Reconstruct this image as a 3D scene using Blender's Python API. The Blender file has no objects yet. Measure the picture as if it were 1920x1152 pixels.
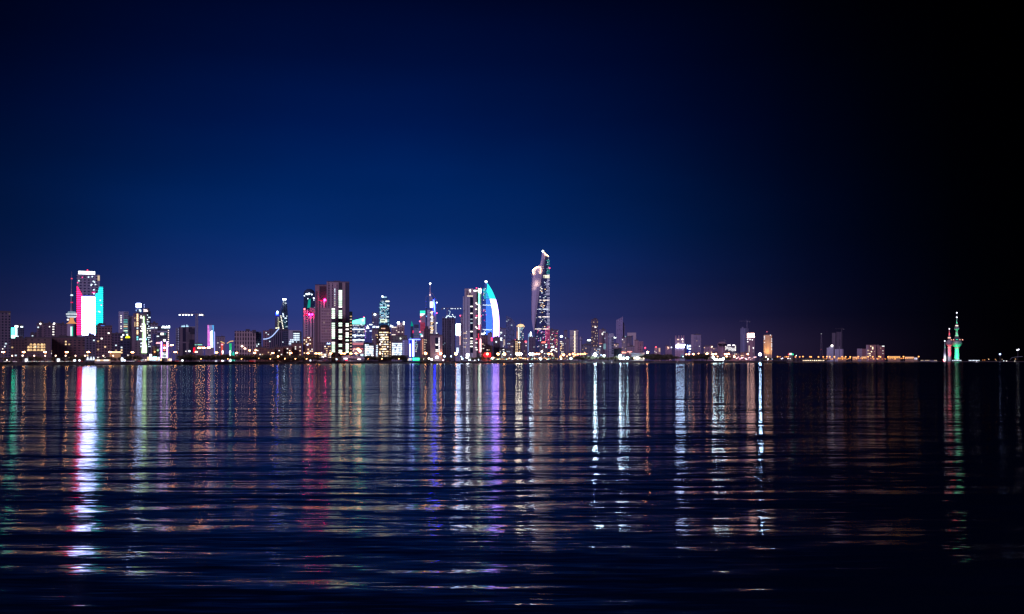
import bpy, math, random
from mathutils import Vector
R = math.radians
SC = bpy.context.scene
COL = SC.collection
# ------------------------------------------------------------ camera
F = 35.0/36.0*1920.0      # focal length in photo pixels
HZ = 677.0                # horizon row of the photo
CH = 5.0                  # eye height over the water
cam_d = bpy.data.cameras.new("camera")
cam_d.lens = 35.0; cam_d.sensor_width = 36.0
cam_d.shift_y = (HZ-576.0)/1920.0
cam_d.clip_start = 0.5; cam_d.clip_end = 60000.0
cam = bpy.data.objects.new("camera", cam_d)
cam.location = (0, 0, CH); cam.rotation_euler = (R(90), 0, 0)
COL.objects.link(cam); SC.camera = cam
# ------------------------------------------------------------ render settings
SC.view_settings.view_transform = 'Standard'; SC.view_settings.look = 'None'
SC.view_settings.exposure = 0.0; SC.view_settings.gamma = 1.0
cy = SC.cycles
cy.use_denoising = True
try:
    cy.denoiser = 'OPENIMAGEDENOISE'; cy.denoising_input_passes = 'RGB_ALBEDO_NORMAL'; cy.denoising_prefilter = 'ACCURATE'
except Exception: pass
cy.max_bounces = 5; cy.diffuse_bounces = 2; cy.glossy_bounces = 3; cy.transmission_bounces = 2; cy.volume_bounces = 0
cy.sample_clamp_indirect = 0.0; cy.sample_clamp_direct = 0.0
cy.use_light_tree = True; cy.caustics_reflective = False; cy.caustics_refractive = False
cy.use_adaptive_sampling = False

# ------------------------------------------------------------ node helpers
class NT:
    def __init__(s, tree): s.t = tree; s.n = tree.nodes; s.l = tree.links
    def new(s, kind, **kw):
        n = s.n.new(kind)
        for k, v in kw.items(): setattr(n, k, v)
        return n
    def put(s, sock, v):
        if isinstance(v, bpy.types.NodeSocket): s.l.new(v, sock)
        elif v is not None: sock.default_value = v
    def m(s, op, a, b=None, c=None, clamp=False):
        n = s.new('ShaderNodeMath', operation=op); n.use_clamp = clamp
        s.put(n.inputs[0], a)
        if b is not None: s.put(n.inputs[1], b)
        if c is not None: s.put(n.inputs[2], c)
        return n.outputs[0]
    def vm(s, op, a, b=None, sc=None):
        n = s.new('ShaderNodeVectorMath', operation=op)
        s.put(n.inputs[0], a)
        if b is not None: s.put(n.inputs[1], b)
        if sc is not None: s.put(n.inputs['Scale'], sc)
        return n.outputs['Value'] if op in ('LENGTH', 'DOT_PRODUCT') else n.outputs['Vector']
    def mix(s, f, a, b, blend='MIX'):
        n = s.new('ShaderNodeMix', data_type='RGBA', blend_type=blend)
        s.put(n.inputs[0], f); s.put(n.inputs[6], a); s.put(n.inputs[7], b)
        return n.outputs[2]
    def ramp(s, f, stops, interp='LINEAR'):
        n = s.new('ShaderNodeValToRGB'); cr = n.color_ramp; cr.interpolation = interp
        while len(cr.elements) < len(stops): cr.elements.new(0.5)
        for e, (p, c) in zip(cr.elements, stops): e.position = p
        for e, (p, c) in zip(cr.elements, stops): e.position = p; e.color = (c[0], c[1], c[2], 1)
        s.put(n.inputs[0], f); return n.outputs[0]
def lin(r, g, b):
    f = lambda c: (c/255/12.92) if c <= 10 else ((c/255+0.055)/1.055)**2.4
    return (f(r), f(g), f(b))
def rgba(c): return (c[0], c[1], c[2], 1.0)

# ------------------------------------------------------------ night sky: city glow, brightest in view over downtown, black over the open sea; lifted behind the camera as fill
W = bpy.data.worlds.new("World"); SC.world = W; W.use_nodes = True
W.node_tree.nodes.clear(); t = NT(W.node_tree)
tc = t.new('ShaderNodeTexCoord'); sx = t.new('ShaderNodeSeparateXYZ'); t.put(sx.inputs[0], tc.outputs['Generated'])
az = t.m('ARCTAN2', sx.outputs[0], sx.outputs[1])
hd = t.m('SQRT', t.m('ADD', t.m('MULTIPLY', sx.outputs[0], sx.outputs[0]), t.m('MULTIPLY', sx.outputs[1], sx.outputs[1])))
el = t.m('ARCTAN2', t.m('MAXIMUM', sx.outputs[2], 0.0), hd)
azf = t.m('DIVIDE', t.m('ADD', az, math.pi), 2*math.pi)
def pa(px): return (math.atan((px-960)/F)+math.pi)/(2*math.pi)
def gs(v): return (v, v, v)
up = t.ramp(t.m('DIVIDE', el, 0.7), [(0, lin(24,50,112)), (.05/.7, lin(26,56,124)), (.10/.7, lin(10,49,118)), (.17/.7, lin(0,37,99)), (.23/.7, lin(0,25,82)),
     (.29/.7, lin(0,15,61)), (.36/.7, lin(0,6,38)), (.5/.7, lin(0,3,22)), (1, lin(0,2,14))])
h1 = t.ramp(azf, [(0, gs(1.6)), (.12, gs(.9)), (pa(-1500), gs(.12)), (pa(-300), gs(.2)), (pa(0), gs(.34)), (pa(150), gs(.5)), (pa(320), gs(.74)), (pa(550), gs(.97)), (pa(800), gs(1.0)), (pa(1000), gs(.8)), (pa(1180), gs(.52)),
     (pa(1350), gs(.25)), (pa(1500), gs(.10)), (pa(1650), gs(.035)), (pa(1800), gs(.008)), (pa(1960), gs(.001)), (pa(3000), gs(.001)), (.88, gs(.9)), (1, gs(1.6))])  # both ends: unseen sky behind the camera, raised to fill-light the facades
gl = t.ramp(t.m('DIVIDE', el, 0.16), [(0, lin(62,40,60)), (.12, lin(56,36,56)), (.28, lin(30,10,24)), (.5, lin(12,0,10)), (.8, gs(0)), (1, gs(0))])
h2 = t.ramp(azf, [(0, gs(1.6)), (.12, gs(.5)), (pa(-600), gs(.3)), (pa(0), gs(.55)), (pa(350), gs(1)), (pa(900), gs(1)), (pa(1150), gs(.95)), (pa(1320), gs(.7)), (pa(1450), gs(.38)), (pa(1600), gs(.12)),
     (pa(1750), gs(.03)), (pa(1900), gs(.005)), (.8, gs(0)), (1, gs(1.6))])  # horizon glow behind the camera is added fill too
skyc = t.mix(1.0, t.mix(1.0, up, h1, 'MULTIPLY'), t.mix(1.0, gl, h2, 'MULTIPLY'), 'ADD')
# thin uneven haze: faint long streaks and patches in the glow
mpp = t.new('ShaderNodeMapping'); t.put(mpp.inputs['Vector'], tc.outputs['Generated']); mpp.inputs['Scale'].default_value = (3, 3, 11)
nz = t.new('ShaderNodeTexNoise'); t.put(nz.inputs['Vector'], mpp.outputs[0]); nz.inputs['Scale'].default_value = 1.3; nz.inputs['Detail'].default_value = 4; nz.inputs['Roughness'].default_value = .45
skyc = t.vm('SCALE', skyc, None, t.m('MULTIPLY_ADD', nz.outputs[0], .42, .79))
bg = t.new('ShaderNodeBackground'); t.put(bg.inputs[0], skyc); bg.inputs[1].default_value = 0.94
wo = t.new('ShaderNodeOutputWorld'); t.l.new(bg.outputs[0], wo.inputs[0])

# ------------------------------------------------------------ one weak sun lamp: mauve fill added for the shore fronts, standing in for city glow
sl = bpy.data.lights.new("facade_fill", 'SUN'); sl.energy = 1.3; sl.angle = R(20); sl.color = (.84, 0.62, 1.0)
so = bpy.data.objects.new("facade_fill", sl); COL.objects.link(so)
so.rotation_euler = Vector((0.45, 0.85, -0.42)).to_track_quat('-Z', 'Y').to_euler()

# ------------------------------------------------------------ geometry helpers
def wx(px, D): return (px-960.0)/F*D
def wz(py, D): return CH+(HZ-py)/F*D
def interp(tab, x):
    if x <= tab[0][0]: return tab[0][1]
    for (a, b), (c, d) in zip(tab, tab[1:]):
        if x <= c: return b+(d-b)*(x-a)/(c-a)
    return tab[-1][1]
SHORE = [(-3000,700),(-400,960),(0,1040),(300,1180),(500,1560),(650,1760),(750,1880),(950,2080),(1100,2220),(1300,2180),(1420,2500),(1470,2950),(1620,3250),(1705,3420),(1745,3800),(1770,4250),(1830,4400),(1920,4600),(2300,5200),(6000,9000)]
LANDZ = [(0,3.4),(300,3.8),(500,4.1),(750,4.1),(950,4.0),(1100,4.4),(1300,4.6),(1420,4.2),(1500,3.2),(1700,2.6),(1900,2.4)]
def shore(px): return interp(SHORE, px)
def gz(px): return interp(LANDZ, px)

class MB:
    def __init__(s): s.v = []; s.f = []
    def box(s, x0, x1, y0, y1, z0, z1):
        b = len(s.v)
        s.v += [(x0,y0,z0),(x1,y0,z0),(x1,y1,z0),(x0,y1,z0),(x0,y0,z1),(x1,y0,z1),(x1,y1,z1),(x0,y1,z1)]
        s.f += [tuple(b+i for i in q) for q in ((0,1,5,4),(1,2,6,5),(2,3,7,6),(3,0,4,7),(4,5,6,7),(3,2,1,0))]
        return s
    def rings(s, rings, closed=True, caps=True):
        b = len(s.v); n = len(rings[0])
        for r in rings: s.v += [tuple(p) for p in r]
        for i in range(len(rings)-1):
            for j in range(n if closed else n-1):
                k = (j+1) % n
                s.f.append((b+i*n+j, b+i*n+k, b+(i+1)*n+k, b+(i+1)*n+j))
        if caps and closed:
            s.f.append(tuple(b+j for j in reversed(range(n))))
            s.f.append(tuple(b+(len(rings)-1)*n+j for j in range(n)))
        return s
    def lathe(s, cx, cyy, prof, n=16, a0=0.0):   # prof: (r, z)
        s.rings([[(cx+r*math.cos(a0+2*math.pi*j/n), cyy+r*math.sin(a0+2*math.pi*j/n), z) for j in range(n)] for r, z in prof]); return s
    def ball(s, c, r, n=10, m=6, sq=(1,1,1)):
        rg = []
        for i in range(m+1):
            a = -math.pi/2+math.pi*i/m; rr = max(math.cos(a), .02)
            rg.append([(c[0]+sq[0]*r*rr*math.cos(2*math.pi*j/n), c[1]+sq[1]*r*rr*math.sin(2*math.pi*j/n), c[2]+sq[2]*r*math.sin(a)) for j in range(n)])
        return s.rings(rg)
    def tube(s, pts, r, n=6, r1=None):
        pts = [Vector(p) for p in pts]; rg = []
        for i, p in enumerate(pts):
            d = (pts[min(i+1, len(pts)-1)]-pts[max(i-1, 0)]).normalized()
            u = d.cross(Vector((0,1,0)) if abs(d.y) < .9 else Vector((1,0,0))).normalized(); w = d.cross(u)
            rr = r if r1 is None else r+(r1-r)*i/(len(pts)-1)
            rg.append([tuple(p+rr*(math.cos(2*math.pi*j/n)*u+math.sin(2*math.pi*j/n)*w)) for j in range(n)])
        return s.rings(rg)
    def prism(s, poly, y0, y1):                   # poly in (x, z)
        return s.rings([[(x, y0, z) for x, z in poly], [(x, y1, z) for x, z in poly]])
    def data(s, name, mat):
        me = bpy.data.meshes.new(name); me.from_pydata(s.v, [], s.f); me.validate(); me.update()
        if mat: me.materials.append(mat)
        return me
    def build(s, name, mat, parent=None, loc=(0,0,0)):
        o = bpy.data.objects.new(name, s.data(name, mat)); COL.objects.link(o); o.location = loc
        if parent: o.parent = parent
        return o
def tag(o, label=None, cat=None, group=None, kind=None):
    if label: o['label'] = label
    if cat: o['category'] = cat
    if group: o['group'] = group
    if kind: o['kind'] = kind
    return o
def empty(name, loc, rz=0.0):
    o = bpy.data.objects.new(name, None); COL.objects.link(o); o.location = loc; o.rotation_euler = (0,0,rz); o.empty_display_size = 1; return o
def copy_tree(o, parent=None):
    c = o.copy(); COL.objects.link(c)
    if parent: c.parent = parent
    for ch in KIDS.get(o, ()): copy_tree(ch, c)
    return c
KIDS = {}
def kids(o):
    KIDS[o] = [c for c in bpy.data.objects if c.parent == o]
    for c in KIDS[o]: kids(c)

# ------------------------------------------------------------ materials
MATS = {}
def newmat(name):
    m = bpy.data.materials.new(name); m.use_nodes = True; m.node_tree.nodes.clear(); t = NT(m.node_tree)
    out = t.new('ShaderNodeOutputMaterial'); return m, t, out
def em(c, st, sampled=False):
    k = ('em', c, st, sampled)
    if k not in MATS:
        m, t, out = newmat('light'); e = t.new('ShaderNodeEmission'); e.inputs[0].default_value = rgba(c); e.inputs[1].default_value = st
        t.l.new(e.outputs[0], out.inputs[0]); m.cycles.emission_sampling = 'FRONT_BACK' if sampled else 'NONE'; MATS[k] = m
    return MATS[k]
def plain(c, rough=.7, metal=0.0, noise=.25, sc=.15):
    k = ('pl', c, rough, metal, noise, sc)
    if k not in MATS:
        m, t, out = newmat('surface'); p = t.new('ShaderNodeBsdfPrincipled')
        tc = t.new('ShaderNodeTexCoord'); n = t.new('ShaderNodeTexNoise'); t.put(n.inputs['Vector'], tc.outputs['Object']); n.inputs['Scale'].default_value = sc; n.inputs['Detail'].default_value = 5
        v = t.m('MULTIPLY_ADD', n.outputs[0], 2*noise, 1-noise)
        col = t.vm('SCALE', (c[0],c[1],c[2]), None, v)
        t.put(p.inputs['Base Color'], col); p.inputs['Roughness'].default_value = rough; p.inputs['Metallic'].default_value = metal
        t.l.new(p.outputs[0], out.inputs[0]); MATS[k] = m
    return MATS[k]
GLASS = (.018,.026,.045)
def facade(wall, bay=4.0, flo=3.4, wu=.6, wv=.5, glass=GLASS, litp=0.0, litc=(1,.75,.5), lits=.5, rough=.12):
    """window grid of bay x floor metres; wu, wv are the glazed shares; litp = share of windows with a faint lamp on behind"""
    k = ('fc', wall, bay, flo, wu, wv, glass, litp, litc, lits)
    if k not in MATS:
        m, t, out = newmat('facade'); p = t.new('ShaderNodeBsdfPrincipled'); tc = t.new('ShaderNodeTexCoord')
        s = t.new('ShaderNodeSeparateXYZ'); t.put(s.inputs[0], tc.outputs['Object'])
        u = t.m('DIVIDE', t.m('ADD', s.outputs[0], s.outputs[1]), bay); v = t.m('DIVIDE', s.outputs[2], flo)
        def inside(x, w):
            f = t.m('FRACT', x); return t.m('LESS_THAN', t.m('ABSOLUTE', t.m('SUBTRACT', f, .5)), w/2)
        g = t.new('ShaderNodeNewGeometry'); gn = t.new('ShaderNodeSeparateXYZ'); t.put(gn.inputs[0], g.outputs['True Normal'])
        side = t.m('LESS_THAN', t.m('ABSOLUTE', gn.outputs[2]), .5)
        mask = t.m('MULTIPLY', t.m('MULTIPLY', inside(u, wu), inside(v, wv)), side)
        cv = t.new('ShaderNodeCombineXYZ'); t.put(cv.inputs[0], t.m('FLOOR', u)); t.put(cv.inputs[1], t.m('FLOOR', v))
        wn = t.new('ShaderNodeTexWhiteNoise', noise_dimensions='2D'); t.put(wn.inputs['Vector'], cv.outputs[0])
        n = t.new('ShaderNodeTexNoise'); t.put(n.inputs['Vector'], tc.outputs['Object']); n.inputs['Scale'].default_value = .06; n.inputs['Detail'].default_value = 5
        dirt = t.m('MULTIPLY_ADD', n.outputs[0], .7, .65)
        wc = t.vm('SCALE', (wall[0],wall[1],wall[2]), None, dirt)
        gc = t.vm('SCALE', (glass[0],glass[1],glass[2]), None, t.m('MULTIPLY_ADD', wn.outputs['Value'], 1.4, .4))
        t.put(p.inputs['Base Color'], t.mix(mask, wc, gc))
        t.put(p.inputs['Roughness'], t.m('MULTIPLY_ADD', mask, rough-.8, .8))
        if litp > 0:
            on = t.m('MULTIPLY', t.m('LESS_THAN', wn.outputs['Value'], litp), mask)
            ws = t.new('ShaderNodeTexWhiteNoise', noise_dimensions='2D'); t.put(ws.inputs['Vector'], t.vm('ADD', cv.outputs[0], (17.3, 5.1, 0)))
            t.put(p.inputs['Emission Color'], rgba(litc)); t.put(p.inputs['Emission Strength'], t.m('MULTIPLY', on, t.m('MULTIPLY', t.m('POWER', ws.outputs['Value'], 2.0), lits)))
        t.l.new(p.outputs[0], out.inputs[0]); m.cycles.emission_sampling = 'NONE'; MATS[k] = m
    return MATS[k]
def screen(c, st, period=3.4, duty=.75, axis=2, dark=.15, sampled=True, flick=.35):
    """LED screen made of rows of lamps"""
    k = ('sc', c, st, period, duty, axis, dark, sampled)
    if k not in MATS:
        m, t, out = newmat('led_screen'); tc = t.new('ShaderNodeTexCoord'); s = t.new('ShaderNodeSeparateXYZ'); t.put(s.inputs[0], tc.outputs['Object'])
        f = t.m('FRACT', t.m('DIVIDE', s.outputs[axis], period))
        on = t.m('MULTIPLY_ADD', t.m('LESS_THAN', f, duty), 1-dark, dark)
        cv = t.new('ShaderNodeCombineXYZ'); t.put(cv.inputs[0], t.m('FLOOR', t.m('DIVIDE', s.outputs[0], 3.0))); t.put(cv.inputs[1], t.m('FLOOR', t.m('DIVIDE', s.outputs[axis], period)))
        wn = t.new('ShaderNodeTexWhiteNoise', noise_dimensions='2D'); t.put(wn.inputs['Vector'], cv.outputs[0])
        e = t.new('ShaderNodeEmission'); e.inputs[0].default_value = rgba(c)
        t.put(e.inputs[1], t.m('MULTIPLY', t.m('MULTIPLY', on, st), t.m('MULTIPLY_ADD', wn.outputs['Value'], flick, 1-flick/2)))
        t.l.new(e.outputs[0], out.inputs[0]); m.cycles.emission_sampling = 'FRONT' if sampled else 'NONE'; MATS[k] = m
    return MATS[k]
WARM=(1,.66,.36); WHITE=(1,.93,.86); COOL=(.70,.86,1); SOD=(1,.40,.14); CYAN=(.25,.9,.95); RED=(1,.03,.08); GREEN=(.03,.9,.42); BLUE=(.08,.16,1); PINK=(1,.06,.28); GREENW=(.74,1,.78); VIOLET=(.45,.22,1)
MAUVE=(.37,.35,.48); BROWN=(.24,.15,.16); DARK=(.06,.055,.085); BEIGE=(.46,.38,.35); GREY=(.30,.28,.34); PALE=(.55,.52,.58); DKBLUE=(.05,.06,.12)
METAL = lambda: plain((.25,.25,.28), .5, .6)

# ------------------------------------------------------------ water: slope field of swell, wind ripples and wavelets
def water_mat():
    m, t, out = newmat('sea_water'); p = t.new('ShaderNodeBsdfPrincipled')
    tc = t.new('ShaderNodeTexCoord'); P = tc.outputs['Object']
    def layer(kx, ky, amp_y, amp_x, seed, det=2.0, dist=0.0, rot=0.0):
        mp = t.new('ShaderNodeMapping'); t.put(mp.inputs['Vector'], P); mp.inputs['Rotation'].default_value = (0,0,rot)
        mp.inputs['Scale'].default_value = (kx, ky, 1); mp.inputs['Location'].default_value = (seed*7.1, seed*3.7, seed)
        n = t.new('ShaderNodeTexNoise', noise_dimensions='2D'); t.put(n.inputs['Vector'], mp.outputs[0]); n.inputs['Scale'].default_value = 1.0
        n.inputs['Detail'].default_value = det; n.inputs['Roughness'].default_value = .55; n.inputs['Distortion'].default_value = dist
        s = t.new('ShaderNodeSeparateColor'); t.put(s.inputs[0], n.outputs['Color'])
        return t.m('MULTIPLY', t.m('SUBTRACT', s.outputs[0], .5), amp_y), t.m('MULTIPLY', t.m('SUBTRACT', s.outputs[1], .5), amp_x)
    L = [layer(*a) for a in WAVES]
    sy = L[0][0]; sxx = L[0][1]
    dist = t.vm('LENGTH', P)
    fd = t.new('ShaderNodeMapRange'); t.put(fd.inputs[0], dist); fd.inputs[1].default_value = 55; fd.inputs[2].default_value = 330; fd.inputs[3].default_value = 1; fd.inputs[4].default_value = .10
    for i, (a, b) in enumerate(L[1:]):
        if i > -1: a = t.m('MULTIPLY', a, fd.outputs[0]); b = t.m('MULTIPLY', b, fd.outputs[0])
        sy = t.m('ADD', sy, a); sxx = t.m('ADD', sxx, b)
    # two trains of long crested swell whose phase wanders
    sp = t.new('ShaderNodeSeparateXYZ'); t.put(sp.inputs[0], P)
    for kk, amp, sd, skew in ((1/1.3, .016, 5, -.03), (1/2.9, .028, 3, .02), (1/6.6, .026, 9, -.015), (1/17.0, .012, 14, .01)):
        mp = t.new('ShaderNodeMapping'); t.put(mp.inputs['Vector'], P); mp.inputs['Scale'].default_value = (.035*kk*3, .10*kk*3, 1); mp.inputs['Location'].default_value = (sd, sd*2, 0)
        ns = t.new('ShaderNodeTexNoise', noise_dimensions='2D'); t.put(ns.inputs['Vector'], mp.outputs[0]); ns.inputs['Scale'].default_value = 1; ns.inputs['Detail'].default_value = 1
        ph = t.m('ADD', t.m('MULTIPLY', t.m('ADD', sp.outputs[1], t.m('MULTIPLY', sp.outputs[0], skew)), kk), t.m('MULTIPLY', ns.outputs[0], 4.0))
        wv = t.m('MULTIPLY', t.m('SINE', t.m('MULTIPLY', ph, 2*math.pi)), amp)
        sy = t.m('ADD', sy, t.m('MULTIPLY', wv, fd.outputs[0]))
    # wind streaks: calmer and rougher patches of the surface
    mp = t.new('ShaderNodeMapping'); t.put(mp.inputs['Vector'], P); mp.inputs['Scale'].default_value = (.004, .03, 1)
    pn = t.new('ShaderNodeTexNoise', noise_dimensions='2D'); t.put(pn.inputs['Vector'], mp.outputs[0]); pn.inputs['Scale'].default_value = 1; pn.inputs['Detail'].default_value = 3
    wind = t.m('MULTIPLY_ADD', pn.outputs[0], 1.2, .4)
    sy = t.m('MULTIPLY', sy, wind); sxx = t.m('MULTIPLY', sxx, wind)
    cn = t.new('ShaderNodeCombineXYZ'); t.put(cn.inputs[0], sxx); t.put(cn.inputs[1], sy); cn.inputs[2].default_value = 1
    nn = t.vm('NORMALIZE', cn.outputs[0])
    t.put(p.inputs['Normal'], nn)
    p.inputs['Base Color'].default_value = (.001,.005,.022,1); p.inputs['IOR'].default_value = 1.333
    mr = t.new('ShaderNodeMapRange'); t.put(mr.inputs[0], dist); mr.inputs[1].default_value = 30; mr.inputs[2].default_value = 400; mr.inputs[3].default_value = ROUGH[0]; mr.inputs[4].default_value = ROUGH[1]
    t.put(p.inputs['Roughness'], mr.outputs[0]); p.inputs['Anisotropic'].default_value = .97
    tg = t.new('ShaderNodeCombineXYZ'); tg.inputs[1].default_value = 1; t.put(p.inputs['Tangent'], tg.outputs[0])
    dk = t.new('ShaderNodeBsdfDiffuse'); dk.inputs[0].default_value = (.001,.005,.022,1); mx = t.new('ShaderNodeMixShader'); mx.inputs[0].default_value = .35   # even dark share mixed in to dim the mirrored sky
    t.l.new(p.outputs[0], mx.inputs[1]); t.l.new(dk.outputs[0], mx.inputs[2]); t.l.new(mx.outputs[0], out.inputs[0]); return m
WAVES = [  # kx, ky (1/m), slope amplitude along view, across, seed, detail, distortion, rotation
    (.006, .09, .05, .01, 1, 1.0, 0, .03),
    (.04, .42, .13, .02, 2, 2.0, 0.2, -.05),
    (.30, 2.6, .20, .10, 3, 2.0, 0.2, .04),
    (.8, 11.0, .19, .12, 4, 1.0, 0, 0)]
ROUGH = (.06, .115)
wmb = MB(); wmb.v = [(-14000,-300,0),(14000,-300,0),(14000,16000,0),(-14000,16000,0)]; wmb.f = [(0,1,2,3)]
tag(wmb.build('water', water_mat()), 'dark rippled bay water streaked with city light reflections', 'water', kind='structure')
# ------------------------------------------------------------ land: one sheet behind the bay's shore, road, promenade, rock bank
pxs = [-2600,-1500,-900,-500,-250] + list(range(-100, 2100, 25)) + [2150,2300,2600,3200,4500,6000]
def shore_pt(px, back=0.0, z=0.0):
    D = shore(px)+3.0*math.sin(px*.11)+2*math.sin(px*.037+1); return (wx(px, D)*(1+back/D), D+back, z)
def strip(name, label, b0, b1, dz, mat, z0=None, jit=0.0):
    mb = MB(); rnd = random.Random(4)
    for p in pxs:
        j = rnd.uniform(-jit, jit)
        mb.v.append(shore_pt(p, b0+j, gz(p)+dz if z0 is None else z0)); mb.v.append(shore_pt(p, b1+j, gz(p)+dz))
    for i in range(len(pxs)-1): mb.f.append((2*i, 2*i+2, 2*i+3, 2*i+1))
    return tag(mb.build(name, mat), label, None, kind='structure')
lm = MB(); backs = [6, 120, 500, 1200, 2600, 6000]
for p in pxs:
    for b in backs:
        x, y, z = shore_pt(p, b, gz(p)); lm.v.append((x, y, z))
nb = len(backs)
for i in range(len(pxs)-1):
    for j in range(nb-1): lm.f.append((i*nb+j, (i+1)*nb+j, (i+1)*nb+j+1, i*nb+j+1))
tag(lm.build('ground', plain((.16,.12,.10), .95, 0, .3, .02)), 'flat dusty city ground behind the shore', None, kind='structure')
# rock bank, rough and dark
em_ = MB(); rnd = random.Random(7); fine = []
p = -120.0
while p < 2080: fine.append(p); p += 2.5
rows = 5
for p in fine:
    for r in range(rows):
        f = r/(rows-1); x, y, z = shore_pt(p, -1+8*f, -0.6+(gz(p)+.75)*f)
        if 0 < r < rows-1: y += rnd.uniform(-.9,.9); z += rnd.uniform(-.35,.35); x += rnd.uniform(-.6,.6)
        em_.v.append((x, y, z))
for i in range(len(fine)-1):
    for r in range(rows-1): em_.f.append((i*rows+r, (i+1)*rows+r, (i+1)*rows+r+1, i*rows+r+1))
tag(em_.build('embankment', plain((.07,.06,.065), .9, 0, .4, .4)), 'dark rock bank along the water', None, kind='structure')
strip('promenade', 'pale shore promenade above the rock bank', 7.2, 13, .16, plain((.34,.29,.26), .8, 0, .2, .1))
strip('road', 'asphalt corniche road', 16, 30, .05, plain((.06,.06,.065), .7, 0, .3, .2))
strip('kerb', 'pale kerb along the corniche road', 15.5, 16, .19, plain((.4,.38,.36), .8))

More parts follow.
